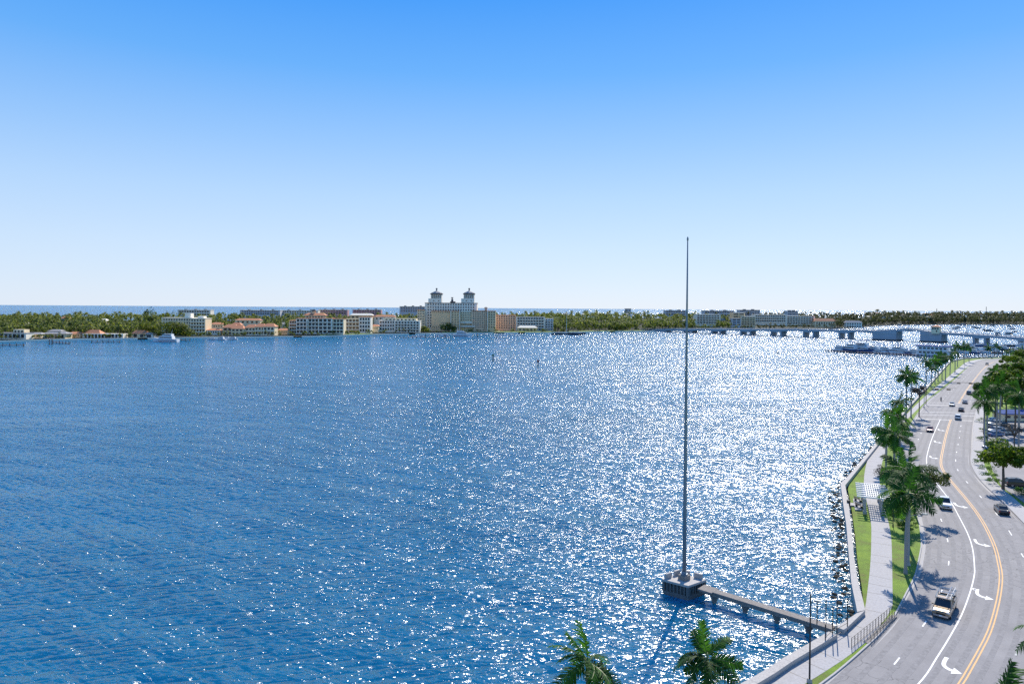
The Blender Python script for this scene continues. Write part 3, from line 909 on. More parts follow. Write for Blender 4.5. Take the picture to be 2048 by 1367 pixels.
for i, (x, y, r, h) in enumerate([(1964, 930, 1.6, 1.5), (1972, 945, 1.6, 1.5), (1980, 958, 1.5, 1.4), (1989, 968, 1.5, 1.3), (1964, 912, 1.6, 1.4), (1963, 880, 1.4, 1.3), (1964, 863, 1.4, 1.2),
                                  (2030, 985, 1.5, 1.1), (2042, 990, 1.5, 1.1), (1966, 845, 1.6, 1.6)]):
    shrub(x, y, r * 1.35, h * 1.2, 'clipped hedge bush at the car park sidewalk, ' + ORD[i] + ' counted from the shade tree kerb', 320 + i, g_h)
shrub(1766, 975, 0.7, 0.6, 'small flower bush with pink blooms beside the pergola', 340, mat='flower_pink', n=200)

# ------------------------------------------------------------------ right sidewalk and car park
side_in = offset(kerb_r, -0.19)
i0 = min(range(NP), key=lambda k: (kerb_r[k] - at(1957, 808, Z_ROAD)).length)
structure(band(MB(), side_in[:i0 + 60], offset(kerb_r, -2.7)[:i0 + 60], 0.7, Z_WALK).build('sidewalk', 'concrete_path'))
lot = [at(x, y, Z_ROAD) for x, y in [(2004, 973), (2075, 1023), (2200, 1010), (2260, 860), (2150, 800), (2046, 828), (1985, 833), (1973, 850), (1975, 905), (1985, 940)]]
structure(MB().prism([(v.x, v.y) for v in lot][::-1], 0.6, Z_ROAD).build('car_park', 'asphalt'))
for k in range(7):
    a, b = at(1980, 836 + k * 6.2, Z_ROAD + 0.006), at(2006, 837 + k * 6.2, Z_ROAD + 0.006)
    d = (b - a).normalized(); n = Vector((-d.y, d.x, 0)) * 0.07
    structure(ribbon(MB(), [a + n, b + n], [a - n, b - n], Z_ROAD + 0.006).build('bay_line', 'white_paint'))
# ------------------------------------------------------------------ flagpole, its platform and dock
Z_PLAT = 2.0
pc = [at(x, y, Z_PLAT) for x, y in ((1324.6, 1157), (1376.6, 1170.3), (1412, 1158))]
pc.append(pc[0] + pc[2] - pc[1])
cen = (pc[0] + pc[2]) / 2
def ringp(s):
    return [((p - cen) * s + cen) for p in pc]
plat = thing('flagpole_platform', 'square weathered concrete platform standing in the water under the tall flagpole', 'platform', (0, 0, 0))
MB().prism([(p.x, p.y) for p in ringp(0.97)], -2.0, 0.55).build('footing', 'concrete_shaded', plat)
MB().prism([(p.x, p.y) for p in ringp(0.84)], 0.55, 1.72).build('core', 'concrete_shaded', plat)
MB().prism([(p.x, p.y) for p in ringp(1.02)], 1.72, Z_PLAT).build('deck_slab', 'concrete_wall', plat)
for k in range(4):
    a, b = ringp(0.93)[k], ringp(0.93)[(k + 1) % 4]
    for j in range(7):
        q = a.lerp(b, j / 7)
        piece('baluster', 'concrete_shaded', (q.x, q.y, 1.135), (0.17 if j else 0.34, 0.17 if j else 0.34, 1.17), plat, math.atan2((b - a).y, (b - a).x))
for k, (f0, f1) in enumerate(((0.06, 0.40), (0.60, 0.94))):
    a, b = ringp(0.9)[2], ringp(0.9)[3]
    p0, p1 = a.lerp(b, f0), a.lerp(b, f1)
    MB().span((p0.x, p0.y, 2.66), (p1.x, p1.y, 2.66), 0.3, 0.66).build('parapet', 'concrete_wall', plat)
    a, b = ringp(0.9)[3], ringp(0.9)[0]
    p0, p1 = a.lerp(b, f0), a.lerp(b, f1)
    MB().span((p0.x, p0.y, 2.655), (p1.x, p1.y, 2.655), 0.3, 0.655).build('parapet', 'concrete_wall', plat)
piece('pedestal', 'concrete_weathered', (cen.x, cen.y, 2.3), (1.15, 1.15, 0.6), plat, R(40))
pb = at(1368, 1150, 2.0); pb = Vector((cen.x, cen.y, 2.602))
top = at_y(1375, 473, cen.y).z
pole = thing('flagpole', 'very tall bare tapering grey flagpole on the platform in the lagoon', 'flagpole', pb)
mb = MB(); mb.smooth = True
hp = top - pb.z
seg = [(0, 0.27), (0.2, 0.25), (0.4, 0.215), (0.6, 0.175), (0.8, 0.125), (0.985, 0.075)]
mb.tube([(0, 0, hp * t) for t, _ in seg], [r for _, r in seg], 12)
mb.build('shaft', 'pole_steel', pole)
MB().tube([(0, 0, 0), (0, 0, .22), (0, 0, .24), (0, 0, .5)], [.46, .46, .34, .30], 12).build('base_collar', 'pole_steel', pole)
MB().tube([(0, 0, hp * .985), (0, 0, hp * .99), (0, 0, hp * .995), (0, 0, hp)], [.05, .12, .12, .03], 8).build('truck_cap', 'pole_steel', pole)
MB().box((0.30, 0, 1.4), (0.12, 0.08, 0.3)).build('cleat', 'dark_steel', pole)
# dock from the seawall to the platform
dock = thing('dock_walkway', 'narrow concrete walkway on squat columns from the seawall to the flagpole platform', 'dock', (0, 0, 0))
d0, d1 = at(1402, 1172, 1.55), at(1668, 1254, 1.55)
dd = (d1 - d0).normalized(); dn = Vector((-dd.y, dd.x, 0))
cuts = [0.0, 0.12, 0.34, 0.58, 0.83, 1.0]
for a, b in zip(cuts, cuts[1:]):
    p, q = d0.lerp(d1, a + 0.0008), d0.lerp(d1, b - 0.0008)
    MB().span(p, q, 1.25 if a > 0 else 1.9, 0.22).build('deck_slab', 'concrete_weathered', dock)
for s in (-1, 1):
    p, q = d0 + dn * s * 0.45, d1 + dn * s * 0.45
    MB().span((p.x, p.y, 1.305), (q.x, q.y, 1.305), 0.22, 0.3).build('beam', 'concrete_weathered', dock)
for px, py in [(1427, 1205), (1487, 1226), (1551, 1246), (1617, 1264)]:
    q = at(px, py, 0.0)
    t = (q - d0).dot(dd); c = d0 + dd * t
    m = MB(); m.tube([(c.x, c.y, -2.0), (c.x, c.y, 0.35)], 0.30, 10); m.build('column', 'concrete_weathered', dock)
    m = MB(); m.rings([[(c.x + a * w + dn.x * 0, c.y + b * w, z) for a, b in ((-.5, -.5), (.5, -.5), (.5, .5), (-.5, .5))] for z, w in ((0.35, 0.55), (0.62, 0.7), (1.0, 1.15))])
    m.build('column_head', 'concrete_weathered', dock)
# gate and fence where the dock meets the wall
gate = thing('dock_gate', 'tall dark steel gate and fence frame closing off the dock at the seawall', 'gate', (0, 0, 0))
def postp(px, py, top_py, z):
    b = at(px, py, z); return b, at_y(px, top_py, b.y).z
gp = [postp(1650.4, 1290, 1247, Z_WALK), postp(1665, 1277, 1211, Z_WALK), postp(1673.5, 1273, 1199, Z_WALK), postp(1694.6, 1261, 1196, Z_WALK)]
gp2 = [postp(1651.5, 1253, 1199, 1.55), postp(1634, 1246, 1201, 1.55)]
for b, zt in gp + gp2:
    MB().box((b.x, b.y, (b.z + zt) / 2), (0.085, 0.085, zt - b.z)).build('post', 'dark_steel', gate)
for k in range(3):
    for hgt in (0.25, 0.95):
        a, b = gp[k][0] + Vector((0, 0, hgt)), gp[k + 1][0] + Vector((0, 0, hgt))
        MB().tube([a, b], 0.035, 5).build('rail', 'dark_steel', gate)
a, b = gp[0][0], gp2[0][0]
for hgt in (1.0, 1.9):
    MB().tube([a + Vector((0, 0, hgt)), Vector((b.x, b.y, a.z + hgt + 0.35))], 0.03, 5).build('rail', 'dark_steel', gate)
# railing above the stair well at the verge
rail = thing('stair_railing', 'black metal railing with thin balusters between promenade and road', 'railing', (0, 0, 0))
r0, r1 = at(1703, 1295, Z_WALK), at(1784, 1229, Z_WALK)
nb = 14
for k in range(nb + 1):
    q = r0.lerp(r1, k / nb)
    MB().box((q.x, q.y, q.z + 0.55), (0.05, 0.05, 1.1)).build('baluster', 'dark_steel', rail)
for hgt, w in ((1.12, 0.03), (0.85, 0.014), (0.58, 0.014), (0.31, 0.014), (0.10, 0.025)):
    MB().tube([r0 + Vector((0, 0, hgt)), r1 + Vector((0, 0, hgt))], w, 5).build('rail', 'dark_steel', rail)
rn = Vector((-(r1 - r0).y, (r1 - r0).x, 0)).normalized()
q0, q1 = r0.lerp(r1, 0.25) - rn * 0.9, r0.lerp(r1, 0.98) - rn * 0.35
rail2 = thing('kerb_railing', 'low black railing close to the kerb below the promenade railing', 'railing', (0, 0, 0))
for k in range(9):
    q = q0.lerp(q1, k / 8)
    MB().box((q.x, q.y, q.z + 0.3), (0.05, 0.05, 0.6)).build('baluster', 'dark_steel', rail2)
for hgt in (0.6, 0.35):
    MB().tube([q0 + Vector((0, 0, hgt)), q1 + Vector((0, 0, hgt))], 0.025, 5).build('rail', 'dark_steel', rail2)
pl = thing('culvert_slab', 'bluish concrete slab beside the kerb railing', 'slab', (0, 0, 0))
MB().span(r0.lerp(r1, 0.2) - rn * 0.55 + Vector((0, 0, 0.05)), r1 - rn * 0.3 + Vector((0, 0, 0.05)), 0.5, 0.3).build('slab', 'concrete_weathered', pl)

# ------------------------------------------------------------------ pergola with its bench pad
PZ = 4.35
fl, fr, bl_ = at(1730, 992, PZ), at(1765, 995.5, PZ), at(1725.8, 967, PZ)
ax = (bl_ - fl); Lp = ax.length; ax.normalize()
rx_ = Vector((ax.y, -ax.x, 0))
Wp = (fr - fl).dot(rx_)
perg = thing('pergola', 'white timber pergola with overhanging rafters and lattice roof across the promenade', 'pergola', (fl.x, fl.y, Z_WALK), math.atan2(ax.y, ax.x) - math.pi / 2)
Hh = PZ - Z_WALK
for sx in (0, Wp):
    for sy in (0.0, 0.5, 1.0):
        piece('post', 'concrete_wall', (sx, Lp * sy, Hh / 2 - 0.2), (0.45, 0.45, Hh - 0.4), perg)
        piece('post_foot', 'concrete_wall', (sx, Lp * sy, 0.25), (0.62, 0.62, 0.5), perg)
    piece('beam', 'white_paint', (sx, Lp / 2, Hh - 0.26), (0.22, Lp + 0.9, 0.30), perg)
nr = 8
for k in range(nr):
    piece('rafter', 'white_paint', (Wp / 2, -0.3 + (Lp + 0.6) * k / (nr - 1), Hh - 0.025), (Wp + 2.6, 0.26, 0.22), perg)
for k in range(7):
    piece('lattice_slat', 'white_paint', (0.3 + (Wp - 0.6) * k / 6, Lp / 2, Hh + 0.10), (0.10, Lp + 0.5, 0.05), perg)
pad = [at(x, y, Z_WALK) for x, y in [(1697, 1004), (1707.5, 1005.5), (1706, 996.5), (1722.5, 996.5), (1725, 1018.5), (1710, 1018.5), (1709, 1010.5), (1698, 1010)]]
structure(MB().prism([(v.x, v.y) for v in pad][::-1], 0.9, Z_WALK + 0.03).build('bench_pad', 'concrete_path'))
def bench(px, py, label, rz):
    b = at(px, py, Z_WALK + 0.03)
    t = thing('bench', label, 'bench', b, rz)
    for k in range(4):
        piece('seat_slat', 'dark_steel', (0, -0.18 + 0.12 * k, 0.44), (1.7, 0.09, 0.04), t)
    for k in range(3):
        piece('back_slat', 'dark_steel', (0, 0.28, 0.58 + 0.13 * k), (1.7, 0.04, 0.09), t)
    for s in (-1, 1):
        piece('leg', 'dark_steel', (s * 0.7, 0, 0.21), (0.07, 0.46, 0.42), t)
        piece('armrest', 'dark_steel', (s * 0.82, 0, 0.62), (0.06, 0.5, 0.05), t)
bench(1716, 1002, 'dark slatted bench on the pale pad beside the pergola, backing the road', R(100))
bench(1718, 1014, 'dark slatted bench at the seaward corner of the pergola pad', R(100))
bin_ = thing('litter_bin', 'dark round litter bin by the seawall opposite the pergola', 'bin', at(1697, 1010.5, Z_WALK))
MB().tube([(0, 0, 0), (0, 0, .9)], [.28, .31], 12).build('body', 'dark_steel', bin_)
MB().tube([(0, 0, .9), (0, 0, 1.02), (0, 0, 1.12)], [.34, .33, .12], 12).build('lid', 'dark_steel', bin_)

# ------------------------------------------------------------------ street lights, lamp posts, signals
def street_light(px, py, top_py, label, arm, z=Z_WALK, r=0.13, mat='concrete_pole'):
    b = at(px, py, z); h = at_y(px, top_py, b.y).z - b.z
    t = thing('street_light', label, 'street light', b)
    MB().tube([(0, 0, 0), (0, 0, h)], [r, r * 0.6], 8).build('pole', mat, t)
    MB().box((0, 0, 0.2), (0.42, 0.42, 0.4), taper=0.8).build('base', 'concrete_wall', t)
    if arm:
        e = Vector(arm)
        MB().tube([(0, 0, h - 1.0), e * 0.5 + Vector((0, 0, h - 0.75)), e + Vector((0, 0, h - 0.6))], 0.05, 6).build('arm', 'pole_steel', t)
        m = MB(); m.box((e.x * 1.12, e.y * 1.12, h - 0.6), (0.65, 0.32, 0.16), math.atan2(e.y, e.x)); m.build('lamp_head', 'pole_steel', t)
    return t
street_light(1619, 1364, 1186, 'slim dark street light pole on the verge corner near the dock gate', (0.5, -0.25, 0), r=0.10, mat='dark_steel')
street_light(1817, 1130, 1018, 'pale concrete street light with arm over the road between the royal palms', (1.9, -0.2, 0), r=0.15)
street_light(1848, 815, 757, 'slender street light with arm on the verge at the crosswalk', (2.0, -0.6, 0))
street_light(1969, 905, 838, 'street light by the right-hand sidewalk next to the car park', (-2.0, 0.2, 0))
def lamp_post(px, py, h, label, group):
    t = thing('lamp_post', label, 'lamp post', at(px, py, Z_WALK), 0, group)
    MB().tube([(0, 0, 0), (0, 0, .5), (0, 0, .55), (0, 0, h)], [.12, .1, .055, .045], 8).build('post', 'dark_steel', t)
    MB().tube([(0, 0, h), (0, 0, h + .08), (0, 0, h + .45), (0, 0, h + .6)], [.08, .16, .2, .05], 8).build('lantern', 'lamp_glass', t)
    MB().tube([(0, 0, h + .6), (0, 0, h + .75)], [.23, .03], 8).build('cap', 'dark_steel', t)
for px, py in [(1786, 1053), (1884, 776), (1908, 757), (1866, 790), (1929, 739)]:
    lamp_post(px, py, 3.2, 'short black lantern post at the inland edge of the promenade path', 'promenade lantern posts')
def signal(px, py, h, reach, heads, label):
    b = at(px, py, Z_WALK)
    t = thing('traffic_signal', label, 'traffic signal', b)
    MB().tube([(0, 0, 0), (0, 0, h)], [.16, .11], 8).build('pole', 'dark_steel', t)
    e = Vector(reach)
    MB().tube([(0, 0, h - .3), e + Vector((0, 0, h + .1))], [.10, .05], 6).build('mast_arm', 'dark_steel', t)
    rz = math.atan2(e.y, e.x)
    for f in heads:
        q = e * f + Vector((0, 0, h - .45))
        hd = MB().box(q, (1.35, 0.3, 0.5), rz).build('signal_head', 'dark_steel', t)
        for s, mt in ((-1, 'red_lens'), (0, 'yellow_paint'), (1, 'green_paint')):
            c = q + Vector((math.cos(rz), math.sin(rz), 0)) * 0.42 * s - Vector((-math.sin(rz), math.cos(rz), 0)) * 0.16
            MB().box(c, (0.26, 0.05, 0.26), rz).build('lens', mt, hd)
v_cross = (at(1948, 831.5, Z_ROAD) - at(1838, 829, Z_ROAD)).normalized()
signal(1852, 808, 6.4, v_cross * 11, (0.35, 0.75), 'signal mast arm with dark horizontal heads reaching out from the waterside verge')
signal(1962, 795, 6.4, -v_cross * 12, (0.35, 0.75), 'signal mast arm with dark horizontal heads reaching out from the car park side')

# ------------------------------------------------------------------ vehicles
def wheel_mesh():
    ty = MB(); ty.smooth = True
    ty.rings([[(r * math.cos(a), y, r * math.sin(a)) for a in [k * math.pi / 8 for k in range(16)]] for y, r in ((-.11, .24), (-.11, .31), (-.07, .34), (.07, .34), (.11, .31), (.11, .24))])
    rm = MB(); rm.rings([[(r * math.cos(a), y, r * math.sin(a)) for a in [k * math.pi / 6 for k in range(12)]] for y, r in ((-.115, .22), (.115, .22))])
    return ty.mesh('tyre', 'rubber'), rm.mesh('rim', 'chrome')
TYRE, RIM = wheel_mesh()
def section(x, hw, z0, z1, r=0.12):
    """a rounded car cross-section ring at station x"""
    return [(x, -hw + 0.04, z0), (x, -hw, z0 + r), (x, -hw, (z0 + z1) / 2), (x, -hw + 0.03, z1 - r * 0.6), (x, -hw + r * 1.3, z1),
            (x, hw - r * 1.3, z1), (x, hw - 0.03, z1 - r * 0.6), (x, hw, (z0 + z1) / 2), (x, hw, z0 + r), (x, hw - 0.04, z0)]
def car(px, py, paint_, label, kind='sedan', rz=None, away=False, group=None, name='car', z=Z_ROAD):
    """front is +X"""
    b = at(px, py, z + 0.01)
    if rz is None:
        t_ = tangent(yellow, px, py)
        if not away:
            t_ = -t_
        rz = math.atan2(t_.y, t_.x)
    t = thing(name, label, 'pickup' if kind == 'pickup' else 'car', b, rz, group)
    S = {'sedan': dict(L=4.7, W=1.82, hood=0.92, deck=0.98, roof=1.42, st=[(-2.35, .78, .42, .80), (-2.25, .86, .28, .95), (-1.5, .91, .24, 1.0), (0, .91, .22, .98), (1.0, .91, .24, .95), (1.9, .87, .26, .84), (2.28, .78, .30, .74), (2.36, .70, .38, .62)],
                       cab=[(-1.75, .72, 0.97), (-1.05, .60, 1.40), (0.25, .61, 1.44), (1.05, .74, 0.95)]),
         'suv': dict(L=4.75, W=1.9, st=[(-2.35, .84, .45, .95), (-2.28, .92, .34, 1.08), (-1.5, .95, .30, 1.12), (0, .95, .28, 1.10), (1.0, .95, .30, 1.08), (1.9, .91, .32, 1.0), (2.3, .84, .36, .88), (2.38, .76, .44, .72)],
                     cab=[(-2.2, .80, 1.08), (-1.95, .70, 1.66), (0.25, .70, 1.72), (1.1, .80, 1.07)]),
         'pickup': dict(L=5.7, W=2.0, st=[(-2.85, .94, .55, 1.12), (-2.8, .97, .45, 1.15), (-0.75, .99, .38, 1.15), (0, .99, .36, 1.14), (1.2, .99, .38, 1.13), (2.3, .97, .40, 1.10), (2.75, .92, .42, 1.02), (2.86, .86, .48, .88)],
                        cab=[(-0.85, .84, 1.13), (-0.7, .74, 1.80), (0.75, .74, 1.86), (1.5, .86, 1.12)])}[kind]
    m = MB(); m.smooth = False
    m.rings([section(*s) for s in S['st']])
    m.build('body', paint_, t)
    cb = S['cab']
    gl = MB()
    gl.rings([[(x, -w, z), (x, w, z)] + [(x, w * 0.98, z - 0.02), (x, -w * 0.98, z - 0.02)] for x, w, z in cb][:0] or
             [[(x, -w0, zb), (x, -w, z), (x, w, z), (x, w0, zb)] for (x, w, z), w0, zb in [((cb[0][0], cb[0][1], cb[0][2]), cb[0][1] + .01, cb[0][2] - .06), (cb[1], cb[0][1] + .06, cb[0][2] - .06), (cb[2], cb[3][1] + .06, cb[3][2] - .06), (cb[3], cb[3][1] + .01, cb[3][2] - .06)]])
    gl.build('window', 'glass', t)
    rf = MB()
    (xa, wa, za), (xb, wb, zb) = cb[1], cb[2]
    rf.rings([[(xa - .06, -wa - .03, za - .05), (xa - .06, wa + .03, za - .05), (xa - .02, wa - .05, za + .035), (xa - .02, -wa + .05, za + .035)],
              [((xa + xb) / 2, -wa - .03, za - .02), ((xa + xb) / 2, wa + .03, za - .02), ((xa + xb) / 2, wa - .05, max(za, zb) + .06), ((xa + xb) / 2, -wa + .05, max(za, zb) + .06)],
              [(xb + .06, -wb - .03, zb - .05), (xb + .06, wb + .03, zb - .05), (xb + .02, wb - .05, zb + .035), (xb + .02, -wb + .05, zb + .035)]])
    rf.build('roof', paint_, t)
    for s in (-1, 1):
        MB().tube([(cb[2][0] + .03, s * (cb[2][1] + .0), cb[2][2] - .03), (cb[3][0], s * (cb[3][1] - .01), cb[3][2])], .045, 5).build('pillar', paint_, t)
        MB().tube([(cb[1][0] - .03, s * cb[1][1], cb[1][2] - .03), (cb[0][0], s * (cb[0][1] - .01), cb[0][2])], .06, 5).build('pillar', paint_, t)
        mx = (cb[1][0] + cb[2][0]) / 2
        MB().tube([(mx, s * (cb[1][1] + .015), cb[1][2] - .02), (mx, s * (cb[0][1] + .075), cb[0][2] - .05)], .04, 4).build('pillar', paint_, t)
    xf, xr = S['st'][-2][0], S['st'][1][0]
    hwf, zf = S['st'][-2][1], S['st'][-2][3]
    for s in (-1, 1):
        piece('headlight', 'lamp_glass', (xf + .03, s * (hwf - .18), zf - .10), (.14, .30, .16), t)
        piece('tail_light', 'red_lens', (xr - .06, s * (S['st'][1][1] - .12), S['st'][1][3] - .18), (.10, .20, .22), t)
        piece('mirror', paint_, (cb[3][0] - .12, s * (cb[3][1] + .2), cb[3][2] + .08), (.12, .2, .14), t)
        for xw in (xr + .85, xf - .75):
            w = link('wheel', TYRE, t, (xw, s * (S['st'][3][1] - .12), .34))
            link('rim', RIM, w)
    piece('bumper', 'rubber' if kind != 'pickup' else 'chrome', (S['st'][-1][0] + .01, 0, .46), (.10, hwf * 1.7, .20), t)
    piece('grille', 'rubber', (S['st'][-1][0] - .005, 0, .66), (.06, hwf * 1.05, .17), t)
    piece('rear_bumper', 'rubber' if kind != 'pickup' else 'chrome', (S['st'][0][0] - .02, 0, .50), (.10, hwf * 1.7, .18), t)
    piece('number_plate', 'white_paint', (S['st'][-1][0] + .065, 0, .50), (.02, .32, .13), t)
    return t, S
# tan pickup with bed and ladder rack
tr, S = car(1889, 1222, 'car_tan', 'tan pickup truck with ladder rack driving towards the dock railing', 'pickup')
piece('bed_floor', 'rubber', (-1.82, 0, 1.154), (1.85, 1.6, 0.02), tr)
for s in (-1, 1):
    piece('bed_rail', 'car_tan', (-1.82, s * 0.89, 1.22), (2.0, 0.14, 0.16), tr)
piece('tailgate', 'car_tan', (-2.80, 0, 1.22), (0.09, 1.8, 0.16), tr)
rk = MB()
for x in (-2.6, -1.0, 1.0):
    for s in (-1, 1):
        rk.tube([(x, s * .86, 1.15 if x < 0 else 1.80), (x, s * .80, 2.06)], .03, 5)
    rk.tube([(x, -.86, 2.06), (x, .86, 2.06)], .03, 5)
for s in (-1, 1):
    rk.tube([(-2.7, s * .82, 2.08), (1.1, s * .82, 2.08)], .03, 5)
rk.build('ladder_rack', 'chrome', tr)
ld = thing('ladder', 'pale ladder strapped to the rack of the tan pickup', 'ladder', tr.location, tr.rotation_euler[2])
for y in (0.30, 0.70):
    piece('rail', 'chrome', (-1.0, y, 2.145), (4.4, 0.05, 0.07), ld)
for k in range(13):
    piece('rung', 'chrome', (-3.0 + k * 0.33, 0.5, 2.145), (0.04, 0.36, 0.04), ld)
car(1888, 1012, 'car_white', 'white pickup truck driving past the sparse tree beside the kerb palms', 'pickup')
car(2003, 1024, 'car_charcoal', 'dark charcoal sedan driving away in the far right lane', 'sedan', away=True)
car(1860, 862, 'car_maroon', 'maroon sedan in the outer lane just past the crosswalk', 'sedan')
car(1904, 811, 'car_white', 'white sedan stopped at the crosswalk line beside the centre line', 'sedan')
car(1930, 806, 'car_silver', 'silver sedan driving away beyond the crosswalk', 'sedan', away=True)
car(1922.5, 822, 'car_charcoal', 'dark sedan on the crosswalk beside the yellow centre line', 'sedan', away=True)
car(1916, 838, 'car_white', 'white SUV at the near stop line of the crosswalk', 'suv', away=True)
car(1938, 788, 'car_grey', 'grey SUV driving away under the signal arm', 'suv', away=True)
car(1974, 729, 'car_black', 'black car coming round the far bend of the road', 'sedan')
g_pk = 'cars parked in rows in the car park'
for i, (x, y, c, k) in enumerate([(1988, 843, 'white', 'sedan'), (1989, 850, 'silver', 'suv'), (1990, 857, 'black', 'sedan'), (1990, 864, 'white', 'suv'), (1991, 871.5, 'blue', 'sedan'), (1984, 898, 'blue', 'suv'), (2003, 898, 'silver', 'sedan'), (2003, 852, 'charcoal', 'sedan'), (2018, 868, 'silver', 'suv')]):
    car(x, y, 'car_' + c, c + ' ' + k + ' parked in the rows behind the palm trunks, ' + ORD[i] + ' from the pavilion', k, rz=R(8 + 180 * (i % 2)), group=g_pk)
car(2036, 972, 'car_black', 'black car parked behind the round shade tree', 'suv', rz=R(-12))
# low building with blue roof behind the car park
bb = at(2007, 841, Z_WALK)
hut = thing('pavilion', 'low cream pavilion with blue roof behind the parked cars', 'building', bb, R(-4))
piece('wall', 'cream_wall', (6, 3, 1.1), (12, 6, 2.2), hut)
rf = MB(); rf.rings([[(-.5, -.7, 2.2), (12.5, -.7, 2.2), (12.5, 6.7, 2.2), (-.5, 6.7, 2.2)], [(-.5, -.7, 2.45), (12.5, -.7, 2.45), (12.5, 6.7, 2.45), (-.5, 6.7, 2.45)], [(3, 2.8, 3.4), (9, 2.8, 3.4), (9, 3.2, 3.4), (3, 3.2, 3.4)]])
rf.build('roof', 'blue_roof', hut)
for k in range(4):
    piece('window', 'glass', (1.6 + k * 2.3, -0.02, 1.35), (1.2, 0.08, 0.8), hut)
piece('door', 'blue_roof', (10.9, -0.02, 1.0), (1.0, 0.08, 2.0), hut)
# rider on a scooter
sc_b = at(1882, 802, Z_ROAD)
tg = -tangent(yellow, 1905, 802); rz = math.atan2(tg.y, tg.x)
sc = thing('scooter', 'dark motor scooter on the road near the waterside signal pole', 'scooter', sc_b, rz)
for x in (-0.62, 0.68):
    w = link('wheel', TYRE, sc, (x, 0, 0.29), 0, (0.84, 0.6, 0.84))
    link('rim', RIM, w)
MB().rings([section(x, w, z0, z1, .08) for x, w, z0, z1 in ((-.9, .12, .5, .7), (-.6, .2, .4, .82), (-.1, .2, .3, .78), (.1, .17, .22, .36), (.4, .16, .24, .42), (.55, .14, .3, .95), (.66, .10, .6, 1.0))]).build('body', 'car_black', sc)
MB().tube([(.5, -.34, 1.04), (.56, 0, 1.0), (.5, .34, 1.04)], .02, 5).build('handlebar', 'dark_steel', sc)
piece('seat', 'rubber', (-.38, 0, .84), (.7, .28, .1), sc)
piece('headlight', 'lamp_glass', (.70, 0, .9), (.08, .16, .14), sc)
def person(name, loc, rz, joints, radii, edges, cloth, label, extra):
    me = bpy.data.meshes.new(name)
    me.from_pydata(joints, edges, [])
    o = link(name, me, None, loc, rz)
    sk = o.modifiers.new('skin', 'SKIN')
    for v, r in zip(me.skin_vertices[0].data, radii):
        v.radius = (r, r)
    me.skin_vertices[0].data[0].use_root = True
    ss = o.modifiers.new('subsurf', 'SUBSURF'); ss.levels = 1; ss.render_levels = 1
    me.materials.append(MATS[cloth])
    tag(o, label, 'person')
    return o
J = [(-.35, 0, .92), (-.30, 0, 1.15), (-.24, 0, 1.38), (-.22, 0, 1.50), (-.20, 0, 1.62), (-.20, 0, 1.74),
     (-.24, .19, 1.36), (.05, .30, 1.16), (.42, .30, 1.06), (-.24, -.19, 1.36), (.05, -.30, 1.16), (.42, -.30, 1.06),
     (-.33, .12, .90), (.10, .17, .86), (.16, .16, .42), (.30, .16, .33), (-.33, -.12, .90), (.10, -.17, .86), (.16, -.16, .42), (.30, -.16, .33)]
RD = [.15, .14, .16, .06, .10, .09, .07, .05, .04, .07, .05, .04, .10, .08, .055, .045, .10, .08, .055, .045]
ED = [(0, 1), (1, 2), (2, 3), (3, 4), (4, 5), (2, 6), (6, 7), (7, 8), (2, 9), (9, 10), (10, 11), (0, 12), (12, 13), (13, 14), (14, 15), (0, 16), (16, 17), (17, 18), (18, 19)]
pr = person('person', sc_b, rz, J, RD, ED, 'dark_cloth', 'person in dark clothes and helmet riding the scooter', None)
hm = MB(); hm.smooth = True
hm.rings([[(-.19 + r * math.cos(a), r * math.sin(a), z) for a in [k * math.pi / 5 for k in range(10)]] for z, r in ((1.62, .12), (1.70, .145), (1.78, .13), (1.85, .06))])
hm.build('helmet', 'car_black', pr)
MB().box((-.085, 0, 1.65), (.05, .16, .12)).build('face', 'skin', pr)
# ------------------------------------------------------------------ the far island
SHORE = [(-500, 693), (-250, 688.5), (0, 684), (103, 681), (188, 679.5), (308, 678.3), (383, 676.5), (494, 675.5), (630, 674), (684, 672), (772, 669.5), (860, 668), (993, 666.3),
         (1074, 666.5), (1130, 666), (1217, 664), (1295, 663.5), (1350, 661), (1450, 659.5), (1560, 658), (1650, 657), (1728, 655.2), (1748, 651), (1800, 649.4), (1900, 648.6), (2048, 648.8), (2300, 650), (2700, 652)]
shore_w = [at(x, y, 0.0) for x, y in SHORE]
def shore_at(px):
    for (xa, ya), (xb, yb) in zip(SHORE, SHORE[1:]):
        if xa <= px <= xb:
            return at(px, ya + (yb - ya) * (px - xa) / (xb - xa), 0.0)
    return shore_w[-1]
def hill(px, d):
    """ground height d metres inland of the shore: a low coastal ridge"""
    t = max(0.0, min(1.0, (d - 25) / 380)); t = t * t * (3 - 2 * t)
    top = 9 + 5 * min(1, max(0, (px - 850) / 300))
    return 1.3 + top * t
COLS = [(-500 + k * 40) for k in range(81)]
DEPTH = [0.0, 0.001, 25, 60, 110, 170, 240, 320, 420, 560, 700]
verts, faces = [], []
def inland(px, d):
    s = shore_at(px); u = Vector((s.x, s.y, 0)).normalized()
    return s + u * d
for px in COLS:
    for d in DEPTH:
        q = inland(px, d)
        verts.append((q.x, q.y, -3.0 if d == 0 else (hill(px, d) if d < 690 else -1.0)))
nd = len(DEPTH)
for i in range(len(COLS) - 1):
    for j in range(nd - 1):
        a = i * nd + j
        faces.append((a, a + nd, a + nd + 1, a + 1))
me = bpy.data.meshes.new('island_ground'); me.from_pydata(verts, [], faces); me.materials.append(MATS['far_ground'])
structure(link('island_ground', me))
